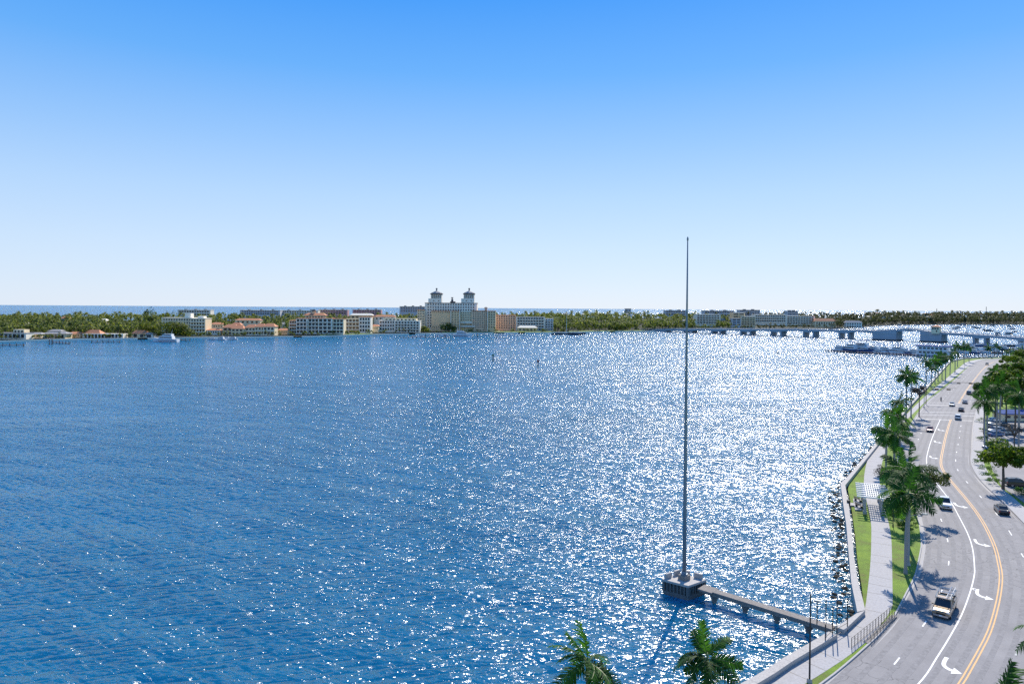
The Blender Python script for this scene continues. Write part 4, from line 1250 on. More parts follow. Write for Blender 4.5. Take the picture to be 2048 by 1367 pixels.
# pale bulkhead along the far shore, one panel after another
bulk = thing('shore_bulkhead', 'pale low bulkhead wall along the far island shore', 'bulkhead', (0, 0, 0))
sp = resample(shore_w[1:19], 120)
for k in range(len(sp) - 1):
    if sp[k].x > 330 or (k % 17 == 5):
        continue
    a, b = sp[k], sp[k + 1]
    MB().span((a.x, a.y - 0.6, 1.75), (b.x, b.y - 0.6, 1.75), 1.0, 3.2).build('bulkhead_panel', 'white_wall', bulk)

# ------------------------------------------------------------------ far buildings
def far_z(px, py, y):
    return at_y(px, py, y).z
class Bld:
    """a building of box wings; px rectangles are read off at depth y, walls start below ground"""
    def __init__(self, name, label, px, y, cat='building', group=None):
        self.o = at_y(px, 640, y); self.y = y
        self.t = thing(name, label, cat, (self.o.x, self.o.y, 0), 0, group)
    def X(self, px):
        return at_y(px, 640, self.y).x - self.o.x
    def Z(self, py, px=None):
        return far_z(px if px is not None else self.px, py, self.y)
    def wing(self, x0, x1, ytop, ybase, mat, depth=16, dy=0.0, name='wall', floors=0, cols=0, win=(0.45, 0.5), wmat='glass', margin=0.04, top_band=None, skip=None, side=True, slabs=None, base_z=None):
        self.px = (x0 + x1) / 2
        xa, xb = self.X(x0), self.X(x1)
        zt, zb = self.Z(ytop), self.Z(ybase)
        z0 = min(zb, 2.0) if base_z is None else base_z
        w = xb - xa
        piece(name, mat, ((xa + xb) / 2, dy + depth / 2, (zt + z0) / 2), (w, depth, zt - z0), self.t)
        if top_band:
            piece('parapet', top_band, ((xa + xb) / 2, dy + depth / 2, zt + 0.35), (w + 0.8, depth + 0.8, 0.7), self.t)
        if floors and cols:
            fh = (zt - zb) / floors; cw = w * (1 - 2 * margin) / cols
            for f in range(floors):
                for c in range(cols):
                    if skip and skip(f, c):
                        continue
                    x = xa + w * margin + cw * (c + 0.5); z = zb + fh * (f + 0.52)
                    piece('window', wmat, (x, dy - 0.02, z), (cw * win[0], 0.25, fh * win[1]), self.t)
        if slabs and floors:
            fh = (zt - zb) / floors
            for f in range(floors):
                piece('balcony', slabs, ((xa + xb) / 2, dy - 0.75, zb + fh * f + 0.25), (w * 0.94, 1.6, 0.9), self.t)
        return xa, xb, zb, zt
    def hip(self, x0, x1, ybase, ytop, mat, depth=14, dy=0.0, over=0.8, name='roof', ridge=0.5):
        self.px = (x0 + x1) / 2
        xa, xb = self.X(x0) - over, self.X(x1) + over
        zb, zt = self.Z(ybase), self.Z(ytop)
        m = MB(); h = min(depth * 0.45, (xb - xa) * 0.5 * ridge + 0.01)
        m.add([(xa, dy - over, zb), (xb, dy - over, zb), (xb, dy + depth + over, zb), (xa, dy + depth + over, zb), (xa + h, dy + depth / 2, zt), (xb - h, dy + depth / 2, zt)],
              [(3, 2, 1, 0), (0, 1, 5, 4), (1, 2, 5), (2, 3, 4, 5), (3, 0, 4)])
        return m.build(name, mat, self.t)
def dep(px, d=30):
    q = inland(px, d); return q.y
# villas at the left
b = Bld('flat_villa', 'long flat-roofed white villa with dark veranda openings on the island shore', 24, dep(24, 14), 'house')
b.wing(-20, 52, 666.5, 677, 'white_wall', 12, 0, floors=1, cols=8, win=(.7, .7), top_band='grey_roof')
b.wing(18, 40, 659, 667, 'cream_wall', 8, 6, floors=1, cols=3)
b = Bld('grey_roof_villa', 'low villa with stepped grey roofs behind dark hedges', 108, dep(108, 18), 'house')
b.wing(86, 130, 667, 678, 'cream_wall', 12, 0, floors=1, cols=6, win=(.6, .6)); b.hip(84, 132, 667, 663, 'grey_roof', 12)
b.wing(90, 112, 662, 668, 'cream_wall', 8, 6, floors=1, cols=3); b.hip(88, 114, 662, 659, 'grey_roof', 8, 6)
b = Bld('colonnade_villa', 'white colonnaded villa with orange roof wing behind palms', 200, dep(200, 16), 'house')
b.wing(165, 246, 667, 677.5, 'white_wall', 10, 0, floors=1, cols=11, win=(.55, .75)); b.hip(163, 195, 667, 659.5, 'orange_tile', 10, 4)
b = Bld('arched_boathouse', 'small red-roofed house with arched openings beside the round ficus', 284, dep(284, 10), 'house')
b.wing(263, 291, 667, 675.5, 'cream_wall', 9, 0, floors=1, cols=2, win=(.5, .7)); b.hip(262, 292, 667, 660, 'orange_tile', 9)
b.wing(291, 306, 668, 675.5, 'white_wall', 7, -1, floors=1, cols=1, win=(.65, .75)); b.hip(291, 306, 668, 664, 'grey_roof', 7, -1)
for i, (x, y, w, r) in enumerate([(24, 650, 15, 'orange_tile'), (47, 648, 10, 'white_wall'), (128, 636, 11, 'orange_tile'), (204, 641, 16, 'white_wall'), (330, 640, 8, 'orange_tile'), (70, 655, 9, 'grey_roof'), (160, 652, 8, 'orange_tile')]):
    d = 40 + (676 - y) * 5.5
    b = Bld('hidden_house', ['orange tiled', 'white flat', 'grey'][0 if 'orange' in r else (1 if 'white' in r else 2)] + ' roof showing among the palms inland of the left villas', x, dep(x, d), 'house', 'house roofs among the island palms')
    b.wing(x - w / 2, x + w / 2, y, y + 8, 'cream_wall', 9, 0, floors=1, cols=3); b.hip(x - w / 2, x + w / 2, y, y - 4, r, 9)
# apartments
b = Bld('cream_apartments', 'cream five-storey apartment block with rooftop boxes behind the round ficus', 364, dep(364, 60))
b.wing(318, 380, 636, 661, 'cream_wall', 14, 6, floors=4, cols=11, top_band='white_wall'); b.wing(380, 410.5, 637, 671, 'cream_wall', 18, 0, floors=5, cols=5, slabs='white_wall', top_band='white_wall')
b.wing(362, 374, 626.5, 636, 'white_wall', 8, 10); b.wing(391, 403, 632, 637, 'white_wall', 8, 6)
b = Bld('tiled_row_houses', 'row of two-storey houses with salmon tiled hip roofs on the shore', 500, dep(500, 24), 'house')
for i, (xa, xb, yt, dy) in enumerate([(441, 470, 655, 6), (462, 487, 657, 0), (487, 508, 655, 5), (508, 528, 653.5, 2), (526, 549, 653, 0)]):
    b.wing(xa, xb, yt, 670, 'peach_wall' if i == 0 else 'cream_wall', 12, dy, floors=2, cols=3, win=(.6, .5), slabs='white_wall' if i > 1 else None); b.hip(xa, xb, yt, yt - 6.5, 'orange_tile', 12, dy, 0.9)
b.wing(455, 470, 650, 660, 'cream_wall', 8, 14); b.hip(453, 472, 650, 645, 'orange_tile', 8, 14)
b = Bld('balcony_apartments', 'four-storey pale apartments with deep balconies and orange roof edge', 632, dep(632, 32))
for i, (xa, xb, yt, dy, mt) in enumerate([(577, 592, 641, 3, 'cream_wall'), (592, 614, 637, 0, 'white_wall'), (614, 636, 637, 4, 'white_wall'), (636, 664, 637, 0, 'white_wall'), (664, 686, 638, 3, 'cream_wall')]):
    b.wing(xa, xb, yt, 667, mt, 14, dy, floors=4, cols=3, win=(.72, .66), slabs='white_wall', top_band='orange_tile')
b = Bld('arched_apartments', 'white apartments with arched top-floor windows beside orange-edged block', 716, dep(716, 36))
b.wing(688, 718, 637, 667, 'cream_wall', 12, 4, floors=4, cols=4, win=(.7, .62), slabs='white_wall'); b.wing(718, 741, 634, 664, 'white_wall', 14, 0, floors=4, cols=4, win=(.62, .6), top_band='orange_tile')
b = Bld('white_apartments', 'low white apartments with rounded front next to the twin-towered hotel', 800, dep(800, 28))
b.wing(757, 790, 641, 661, 'white_wall', 12, 3, floors=3, cols=6, win=(.6, .55), top_band='white_wall'); b.wing(788, 840, 642, 664, 'white_wall', 14, 0, floors=4, cols=8, win=(.66, .6), slabs='white_wall', top_band='white_wall')
b.wing(765, 832, 636.5, 642, 'cream_wall', 8, 6, floors=1, cols=8)
# long blocks far back on the ridge
for nm, lab, xa, xb, yt, yb, mt, fl, cl, d in [
        ('ridge_block', 'long grey-white block with stepped roof on the ridge behind the cream apartments', 355, 421, 620, 631, 'white_wall', 2, 12, 420),
        ('ridge_block', 'long low white block on the ridge above the salmon roofs', 480, 560, 620.5, 629, 'grey_wall', 2, 16, 430),
        ('ridge_block', 'white ridge block next to the dome-topped roof', 560, 636, 621, 629, 'white_wall', 2, 14, 420),
        ('ridge_block', 'reddish ridge block with bright roof slabs behind the balcony apartments', 637, 695, 619.5, 628, 'pink_wall', 2, 10, 440),
        ('ridge_block', 'purple-red ridge block with flat roof left of the hotel', 705, 762, 619.5, 628, 'pink_wall', 2, 10, 450),
        ('blue_block', 'glassy blue-grey block showing just left of the hotel towers', 799, 851, 613, 624, 'grey_wall', 3, 10, 480)]:
    b = Bld(nm, lab, (xa + xb) / 2, dep((xa + xb) / 2, d))
    b.wing(xa, xb, yt, yb, mt, 14, 0, floors=fl, cols=cl, win=(.7, .55), top_band='white_wall')
    for k in range(3):
        xm = xa + (xb - xa) * (0.2 + 0.3 * k)
        b.wing(xm - 2, xm + 2, yt - 2.2, yt, 'dark_roof', 5, 4)
b = Bld('rose_villa', 'rose-roofed house with little dome above the balcony apartments', 624, dep(624, 200), 'house')
b.wing(610, 648, 630, 640, 'peach_wall', 12, 0, floors=1, cols=6); b.hip(608, 650, 630, 625.5, 'orange_tile', 12); b.wing(623, 628, 622, 628, 'peach_wall', 4, 4); b.hip(622, 629, 622, 618.5, 'brown_tile', 4, 4)

# ------------------------------------------------------------------ twin-towered hotel
h = Bld('twin_tower_hotel', 'grand cream hotel with two tall domed belvedere towers', 912, dep(912, 46))
h.wing(848, 953, 606, 655, 'white_wall', 26, 10, floors=9, cols=19, win=(.5, .52), top_band='brown_tile')
h.wing(833.6, 848.5, 619.8, 655, 'cream_wall', 18, 6, floors=7, cols=4, top_band='orange_tile', win=(.5, .52))
h.wing(863.2, 902.6, 622.2, 656, 'tan_wall', 14, -4, floors=8, cols=10, win=(.45, .4), top_band='orange_tile', skip=lambda f, c: not (f == 0 or f == 7 or (f == 2 and c > 4)))
h.wing(902.6, 919.8, 622.2, 656, 'tan_wall', 15, -6, floors=7, cols=3, win=(.34, .42), top_band='orange_tile')
h.wing(920, 944, 623, 656, 'cream_wall', 16, 2, floors=7, cols=6, win=(.45, .5))
h.wing(944, 975.6, 621.6, 656, 'peach_wall', 16, -2, floors=8, cols=8, win=(.5, .5), top_band='orange_tile')
h.wing(975.6, 991.4, 622, 656, 'tan_wall', 18, -5, floors=7, cols=3, win=(.45, .5), top_band='orange_tile')
for x in (902.4, 919.9, 975.4):
    h.wing(x - 0.6, x + 0.6, 620.5, 656, 'white_wall', 2, -7.5, name='pilaster')
h.wing(921, 944, 643, 646, 'white_wall', 3, -2.5, name='arcade_eave', base_z=h.Z(646, 932)); h.wing(921, 950, 651, 653.5, 'white_wall', 4, -3, name='arcade_eave', base_z=h.Z(653.5, 935))
def tower(x0, x1):
    xm = (x0 + x1) / 2; w = x1 - x0
    h.wing(x0, x1 - 1.5, 596.5, 606, 'white_wall', 15, 11, name='tower_shoulder')
    h.wing(x0 + 5, x1, 586.5, 606, 'white_wall', 13, 10, name='tower', floors=2, cols=2, win=(.25, .2))
    xa, xb = h.X(x0 + 5), h.X(x1); h.px = xm
    z0, z1 = h.Z(596), h.Z(588.5)
    for k in range(5):
        x = xa + (xb - xa) * (0.13 + 0.185 * k)
        piece('belvedere_arch', 'glass', (x, 9.98, (z0 + z1) / 2), ((xb - xa) * 0.085, 0.3, z1 - z0), h.t)
        if k < 4:
            piece('column', 'white_wall', (x + (xb - xa) * 0.0925, 9.6, (z0 + z1) / 2), (0.7, 0.7, z1 - z0), h.t)
    h.wing(x0 + 3.8, x1 + 1.2, 586.2, 587.8, 'brown_tile', 17, 8, name='eave', base_z=h.Z(587.8, xm))
    cx = (xa + xb) / 2; cy_ = 16.5; hw = (xb - xa) / 2 + 0.4
    zb = h.Z(586.2); zs = [(zb, hw), (h.Z(584.6), hw * 0.92), (h.Z(582.6), hw * 0.55), (h.Z(581.0), hw * 0.16), (h.Z(579.8), hw * 0.10)]
    m = MB(); m.rings([[(cx + r * math.cos(a), cy_ + r * 0.95 * math.sin(a), z) for a in [math.pi / 4 + k * math.pi / 4 for k in range(8)]] for z, r in zs])
    rf = m.build('tower_roof', 'grey_roof', h.t)
    m = MB(); m.tube([(cx, cy_, h.Z(579.8)), (cx, cy_, h.Z(578.0))], 0.9, 8); m.tube([(cx, cy_, h.Z(578)), (cx, cy_, h.Z(577)), (cx, cy_, h.Z(575.8)), (cx, cy_, h.Z(575))], [0.9, 1.5, 1.3, 0.2], 8)
    m.build('finial', 'dark_roof', rf)
tower(854.7, 881.5)
tower(921, 947.4)
h.wing(898.5, 909, 602.4, 606, 'brown_tile', 6, 12, name='roof_house'); h.wing(900.5, 904.6, 598, 602.6, 'dark_roof', 4, 13, name='roof_house')
m = MB(); h.px = 902.5; x = h.X(902.5); m.tube([(x, 14, h.Z(598)), (x, 14, h.Z(596)), (x, 14, h.Z(595)), (x, 14, h.Z(594))], [.7, .9, 2.0, 1.6], 8); m.build('roof_tank', 'dark_roof', h.t)
h.wing(968.6, 974, 616, 621.6, 'white_wall', 5, 6, name='cupola', floors=1, cols=2, win=(.5, .7)); h.hip(968, 974.6, 616, 613.8, 'brown_tile', 5, 6, 0.4)
b = Bld('peach_apartments', 'peach six-storey apartments with tiled edge adjoining the hotel', 1012, dep(1012, 50))
b.wing(990, 1032, 630.5, 657, 'peach_wall', 16, 0, floors=6, cols=8, win=(.5, .5), top_band='orange_tile')
b = Bld('slab_apartments', 'white five-storey slab with long continuous balconies right of the hotel', 1070, dep(1070, 40))
b.wing(1032, 1090, 634, 661, 'white_wall', 16, 0, floors=5, cols=10, win=(.8, .55), slabs='white_wall', top_band='grey_roof'); b.wing(1090, 1107, 637, 661, 'grey_wall', 20, 4, floors=5, cols=3, win=(.5, .5), slabs='white_wall')
b = Bld('dark_tower_house', 'small dark square tower poking above the trees right of the hotel', 1256, dep(1256, 460))
b.wing(1250.5, 1262, 617.3, 630, 'grey_wall', 10, 0, floors=2, cols=2, win=(.4, .4), top_band='dark_roof')
# right-hand condominiums behind the bridge
for lab, xa, xb, yt, yb, mt, fl, cl, d, sl in [
        ('white condominium with blue-shaded balconies rising behind the flagpole', 1392, 1441, 629, 647, 'white_wall', 4, 8, 120, 'white_wall'),
        ('tan condominium with blank side wall behind the bridge', 1465, 1490, 625.5, 650, 'tan_wall', 5, 2, 100, None),
        ('grey windowless-sided condominium standing close to the bridge', 1464, 1482, 637, 651, 'grey_wall', 3, 2, 70, None),
        ('cream condominium with wide dark balconies in the bridge-side group', 1482, 1511, 633, 650, 'cream_wall', 4, 5, 80, 'cream_wall'),
        ('long white condominium with dark window bands behind shoreline palms', 1508, 1574, 629.5, 644, 'white_wall', 3, 14, 140, 'white_wall'),
        ('grey-white condominium with continuous balconies next to orange roof', 1572, 1630, 632, 648, 'white_wall', 4, 10, 110, 'white_wall'),
        ('back-row condominium with long flat roof and rooftop boxes', 1407, 1470, 621.5, 632, 'grey_wall', 2, 12, 300, None),
        ('back-row flat condominium with rows of small windows', 1478, 1520, 620, 631, 'grey_wall', 3, 12, 320, None),
        ('domed grey condominium above the others behind the bridge', 1575, 1596, 622, 634, 'grey_wall', 3, 6, 260, None),
        ('low blue-shaded terrace block above the trees left of the flagpole', 1330, 1372, 621, 630, 'grey_wall', 2, 8, 330, None)]:
    b = Bld('condominium', lab, (xa + xb) / 2, dep((xa + xb) / 2, d))
    b.wing(xa, xb, yt, yb, mt, 18, 0, floors=fl, cols=cl, win=(.78, .5), slabs=sl, top_band='white_wall' if mt != 'grey_wall' else 'grey_roof')
    if d > 200:
        for k in range(2):
            xm = xa + (xb - xa) * (0.3 + 0.4 * k)
            b.wing(xm - 2.5, xm + 2.5, yt - 2, yt, 'dark_roof', 6, 5)
b = Bld('orange_roof_lodge', 'low lodge with wide orange roof among trees beyond the bridge', 1650, dep(1650, 60), 'house')
b.wing(1630, 1672, 642, 650, 'cream_wall', 14, 0, floors=1, cols=8); b.hip(1629, 1673, 642, 636.5, 'orange_tile', 14)
b = Bld('white_lodge', 'small white gabled house by the water right of the orange-roofed lodge', 1706, dep(1706, 26), 'house')
b.wing(1692, 1724, 645, 655, 'white_wall', 10, 0, floors=2, cols=6, win=(.5, .6)); b.hip(1691, 1725, 645, 641, 'grey_roof', 10)

for i, (xa, xb, yt, d, rf, lab) in enumerate([(56, 82, 668, 26, 'grey_roof', 'low beige house between the flat villa and grey-roofed villa'), (134, 160, 667, 30, 'orange_tile', 'low beige house with orange roof left of the colonnaded villa'),
        (414, 440, 660, 46, 'orange_tile', 'beige orange-roofed house beside the cream apartments'), (420, 446, 648, 110, 'orange_tile', 'upper orange-roofed house behind the row houses'), (553, 575, 660, 36, 'orange_tile', 'low house between row houses and balcony apartments'),
        (556, 580, 648, 120, 'grey_roof', 'pale flat house behind the balcony apartments'), (743, 757, 652, 40, 'orange_tile', 'narrow beige house between arched and white apartments'), (700, 745, 630, 190, 'white_wall', 'long beige flat-roofed building behind the arched apartments'),
        (748, 790, 633, 170, 'orange_tile', 'tiled beige building behind the white apartments'), (470, 520, 640, 170, 'orange_tile', 'row of tiled roofs uphill from the salmon-roofed houses'), (1035, 1075, 655, 20, 'white_wall', 'low white pavilion on the lawn before the slab apartments')]):
    b = Bld('shore_house', lab, (xa + xb) / 2, dep((xa + xb) / 2, d), 'house')
    b.wing(xa, xb, yt, yt + 8, ('cream_wall', 'tan_wall', 'white_wall')[i % 3], 10, 0, floors=1, cols=5, win=(.4, .45)); b.hip(xa, xb, yt, yt - 3.5, rf, 10)
hr = random.Random(12)
for k in range(30):
    px = hr.uniform(1735, 2060) if k < 20 else hr.uniform(1120, 1400)
    d = hr.uniform(120, 420)
    q = inland(px, d); z = hill(px, d)
    tall = hr.uniform(9, 17) * (1.25 if k < 20 else 0.95); w = hr.uniform(3.5, 8)
    top = 610.0
    while far_z(px, top, q.y) > z + tall:
        top += 0.25
    where = 'in the wood beyond the bridge' if k < 20 else 'among the trees left of the bridge landing'
    b = Bld('hidden_house', 'pale house wall and roof showing ' + where, px, q.y, 'house', 'houses ' + where)
    b.wing(px - w / 2, px + w / 2, top + 1.2, top + 5, ('white_wall', 'cream_wall', 'white_wall')[k % 3], 9, 0, floors=1, cols=3, base_z=z)
    b.hip(px - w / 2, px + w / 2, top + 1.2, top, ('grey_roof', 'white_wall', 'orange_tile', 'white_wall')[k % 4], 9)

# ------------------------------------------------------------------ far vegetation
def far_palm_mesh(seed, h=13.0, nf=13):
    r_ = random.Random(seed)
    tk = MB(); tk.tube([(0, 0, -2), (r_.uniform(-.5, .5), 0, h * .5), (r_.uniform(-.9, .9), 0, h)], [.26, .2, .14], 5)
    cr = MB()
    for k in range(nf):
        a = k * 2.4 + r_.uniform(-.3, .3); u = k / (nf - 1)
        e = R(60 - 95 * u); Lf = r_.uniform(3.4, 4.9)
        d = Vector((math.cos(a), math.sin(a), 0)); s = Vector((-math.sin(a), math.cos(a), 0))
        p0 = Vector((0, 0, h)); p1 = p0 + d * Lf * .5 * math.cos(e) + Vector((0, 0, Lf * .5 * math.sin(e) + .35)); p2 = p0 + d * Lf * math.cos(e * .8) + Vector((0, 0, Lf * math.sin(e) - Lf * .38))
        for q in (-1, 1):
            w1 = s * q * 0.95 + Vector((0, 0, -.35)); w2 = s * q * 0.35 + Vector((0, 0, -.35))
            cr.add([p0, p1, p1 + w1, p0 + w2 * .3], [(0, 1, 2, 3)]); cr.add([p1, p2, p1 + w1], [(0, 1, 2)])
    return tk, cr
def far_tree_mesh(seed, h=11.0, r=4.5, n=110, size=1.0):
    r_ = random.Random(seed)
    tk = MB(); tk.tube([(0, 0, -2), (0, 0, h * .7)], [.4, .2], 5)
    cr = crown_cloud((r, r, h * .36), n, size, seed, 8, 0.45)
    cr.v = [(x, y, z + h * .62) for x, y, z in cr.v]
    return tk, cr
PT = [far_palm_mesh(500 + k, 9.5 + 1.3 * k) for k in range(4)]
TT = [far_tree_mesh(520 + k, 10 + 1.1 * k, 3.6 + .45 * k) for k in range(4)]
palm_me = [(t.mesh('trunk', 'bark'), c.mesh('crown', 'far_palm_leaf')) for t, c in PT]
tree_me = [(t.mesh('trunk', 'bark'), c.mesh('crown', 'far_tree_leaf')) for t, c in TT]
vr = random.Random(99)
# open ground in front of buildings: (px range, nearest depth at which trees may stand, farthest)
CLEAR = [(56, 82, 0, 34), (134, 160, 8, 38), (414, 440, 12, 56), (553, 575, 0, 46), (743, 757, 10, 50), (420, 446, 80, 122), (700, 790, 120, 202), (470, 520, 130, 182), (276, 388, 0, 34), (0, 52, 0, 34), (86, 130, 0, 34), (165, 246, 0, 30), (263, 306, 0, 22), (318, 412, 28, 82), (441, 549, 0, 44), (577, 741, 0, 55), (757, 840, 0, 48), (833, 992, 0, 84), (990, 1107, 0, 74),
         (1392, 1441, 60, 145), (1464, 1511, 40, 125), (1508, 1574, 70, 165), (1572, 1630, 60, 135), (1630, 1672, 30, 80), (1692, 1724, 0, 40)]
spots = []
def free(px, d):
    for xa, xb, da, db in CLEAR:
        if xa - 3 < px < xb + 3 and da <= d <= db:
            return False
    return True
tries = 0
while len(spots) < 5600 and tries < 30000:
    tries += 1
    px = vr.uniform(-260, 2200)
    d = 8 + 480 * vr.random() ** 1.25
    if not free(px, d):
        continue
    q = inland(px, d)
    z = hill(px, d)
    big = 1.0 + (0.35 if px > 1730 else 0.0) + (0.1 if px > 1050 else 0)
    # behind the waterfront, keep crowns from standing in front of the tall blocks
    for xa, xb, da, db in CLEAR:
        if xa - 2 < px < xb + 2 and d < da:
            big *= 0.55
    palm_share = 0.72 if px < 1000 else (0.5 if px < 1500 else 0.3)
    spots.append((px, d, q, z, vr.random() < palm_share, big * vr.uniform(0.75, 1.2), vr.uniform(0, 6.28), vr.randrange(4)))
# understorey between the trunks
for k in range(2600):
    px = vr.uniform(-200, 2150); d = 10 + 330 * vr.random()
    if not free(px, d):
        continue
    spots.append((px, d, inland(px, d), hill(px, d) - 1.5, False, vr.uniform(0.35, 0.75), vr.uniform(0, 6.28), vr.randrange(4)))
# low planting in front of the shoreline buildings
for k in range(230):
    px = vr.uniform(0, 1120); d = vr.uniform(5, 13)
    q = inland(px, d)
    spots.append((px, d, q, hill(px, d), vr.random() < 0.35, vr.uniform(0.28, 0.55), vr.uniform(0, 6.28), vr.randrange(4)))
spots.sort(key=lambda s: (s[2].length) / s[5])
vis = [s for s in spots if -10 < s[0] < 2060]
near_p = [s for s in vis if s[4] and s[0] < 1480][:190]
near_t = [s for s in vis if not s[4] and s[0] < 1480][:110]
chosen = set(map(id, near_p + near_t))
PLACES = [(56, 'around the flat white villa'), (140, 'around the grey-roofed villa'), (255, 'around the colonnaded villa'), (312, 'by the arched boathouse'), (425, 'beside the cream apartments'), (560, 'around the salmon-roofed row houses'),
          (690, 'by the orange-edged balcony apartments'), (752, 'by the arched white apartments'), (835, 'beside the low white apartments'), (992, 'around the twin-towered hotel'), (1110, 'by the slab apartments'),
          (1200, 'behind the moored sailboat'), (1320, 'at the bridge landing'), (5000, 'behind the arched side spans')]
def place(px):
    return next(n for lim, n in PLACES if px < lim)
for s in near_p + near_t:
    px, d, q, z, isp, sc_, rz, k = s
    if isp:
        t = thing('coconut_palm', 'coconut palm in the island grove ' + place(px), 'palm', (q.x, q.y, z), rz, 'palms ' + place(px))
        a, b_ = palm_me[k]
    else:
        t = thing('island_tree', 'round leafy tree among the island palms ' + place(px), 'tree', (q.x, q.y, z), rz, 'leafy trees ' + place(px))
        a, b_ = tree_me[k]
    t.scale = (sc_, sc_, sc_)
    link('trunk', a, t); link('crown', b_, t)
grove_t, grove_c, wood_c, far_c = MB(), MB(), MB(), MB()
for s in spots:
    if id(s) in chosen:
        continue
    px, d, q, z, isp, sc_, rz, k = s
    co, si = math.cos(rz) * sc_, math.sin(rz) * sc_
    src = PT[k] if isp else TT[k]
    for part, dst in ((src[0], grove_t), (src[1], far_c if px > 1480 else (grove_c if isp else wood_c))):
        dst.add([(q.x + x * co - y * si, q.y + x * si + y * co, z + zz * sc_) for x, y, zz in part.v], part.f)
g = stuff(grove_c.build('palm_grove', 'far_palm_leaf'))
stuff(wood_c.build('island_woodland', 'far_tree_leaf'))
stuff(far_c.build('distant_woodland', 'far_wood_leaf'))
stuff(grove_t.build('grove_trunks', 'bark'))
# the big round ficus and a few marked trees
def big_tree(px, d, w_px, top_py, label, seed, n=1500, mat='far_tree_leaf', size=1.1, hpx=None):
    q = inland(px, d); z = hill(px, d); top = at_y(px, top_py, q.y).z
    rx = w_px / 2 / FPX * q.y; hh = top - z
    t = thing('ficus_tree', label, 'tree', (q.x, q.y, z))
    MB().tube([(0, 0, -1), (0, 0, hh * .5)], [.9, .6], 7).build('trunk', 'bark', t)
    crown_cloud((rx * 1.1, rx * .7, hh * .62), n, size, seed, 16, 0.5).build('crown', mat, t, (0, 0, hh * .48))
big_tree(333, 16, 108, 643, 'huge round dark ficus tree with yellow-green top behind the moored yacht', 31, 3200, mat='ficus_leaf', size=1.2)
big_tree(297, 200, 24, 614.5, 'feathery tall tree silhouetted against the sea above the palms', 32, 500)
big_tree(341, 210, 26, 620.5, 'second dark round tree against the sea left of the ridge blocks', 33, 500)
big_tree(898, 26, 34, 645, 'dark spreading tree on the lawn in front of the hotel', 34, 900)
big_tree(848, 22, 22, 652, 'yellow-green bushy tree between hotel and white apartments', 35, 600)
big_tree(1235, 16, 34, 645, 'dark green round tree on the shore left of the bridge landing', 36, 800)
big_tree(1250, 30, 40, 643, 'spreading tree behind the shore lawn left of the bridge', 37, 800)
big_tree(1440, 40, 22, 638, 'dark broad tree in front of the white condominium', 38, 600)
# lawn terraces in front of the hotel
for xa, xb, d0, d1, mt in ((885, 1110, 3, 14, 'grass'), (900, 1000, 16, 24, 'sand_bank'), (640, 745, 3, 12, 'grass'), (1130, 1290, 2, 10, 'grass')):
    ps = [inland(xa + (xb - xa) * k / 8, d0) for k in range(9)]; qs = [inland(xa + (xb - xa) * k / 8, d1) for k in range(9)]
    structure(ribbon(MB(), ps, qs, 1.9, 2.6).build('shore_lawn' if mt == 'grass' else 'terrace', mt))
# a thin mast and tower on the right horizon
for px, py0, py1, lab in ((1972, 648, 613, 'thin lattice radio mast rising above the distant wood'), (1873, 624, 617, 'small stub tower on the far tree line')):
    q = inland(px, 60); z0 = far_z(px, py0, q.y); z1 = far_z(px, py1, q.y)
    t = thing('radio_mast', lab, 'mast', (q.x, q.y, z0))
    for a in range(3):
        MB().tube([(1.2 * math.cos(a * 2.1), 1.2 * math.sin(a * 2.1), 0), (0.4 * math.cos(a * 2.1), .4 * math.sin(a * 2.1), z1 - z0)], .28, 4).build('leg', 'dark_steel', t)
    for k in range(6):
        piece('brace', 'dark_steel', (0, 0, (z1 - z0) * (k + .5) / 6), (1.6, .3, .3), t)
# ------------------------------------------------------------------ bridge
bA, bB = at(1427, 666.8, 0), at(1752, 679.2, 0)
bdir = (bB - bA).normalized(); bn = Vector((-bdir.y, bdir.x, 0))
if bn.y > 0:
    bn = -bn                                    # towards the camera side
def bp_px(px):
    """point of the bridge line seen at this column"""
    d = ray(px, 640)
    # intersect plan line through camera with bridge line
    den = d.x * bdir.y - d.y * bdir.x
    s = (bA.x * d.y - bA.y * d.x) / -(bdir.x * d.y - bdir.y * d.x)
    return bA + bdir * s, s
def S_(px):
    return bp_px(px)[1]
DECK = [(1270, 659.5), (1300, 658.3), (1350, 657.2), (1427, 657.0), (1520, 657.3), (1612, 657.8), (1700, 659.2), (1752, 660.6), (1776, 660.0), (1822, 656.8), (1862, 661.8), (1890, 664.2), (1960, 668.6), (2048, 674.3), (2110, 679)]
deck_s = []
for px, py in DECK:
    q, s = bp_px(px); deck_s.append((s, at_y(px, py, q.y).z))
def deck_z(s):
    for (a, za), (b, zb) in zip(deck_s, deck_s[1:]):
        if a <= s <= b:
            return za + (zb - za) * (s - a) / (b - a)
    return deck_s[0][1] if s < deck_s[0][0] else deck_s[-1][1]
bridge = thing('bascule_bridge', 'long pale concrete bascule bridge with arched spans across the lagoon', 'bridge', (0, 0, 0))
W_B = 16.0
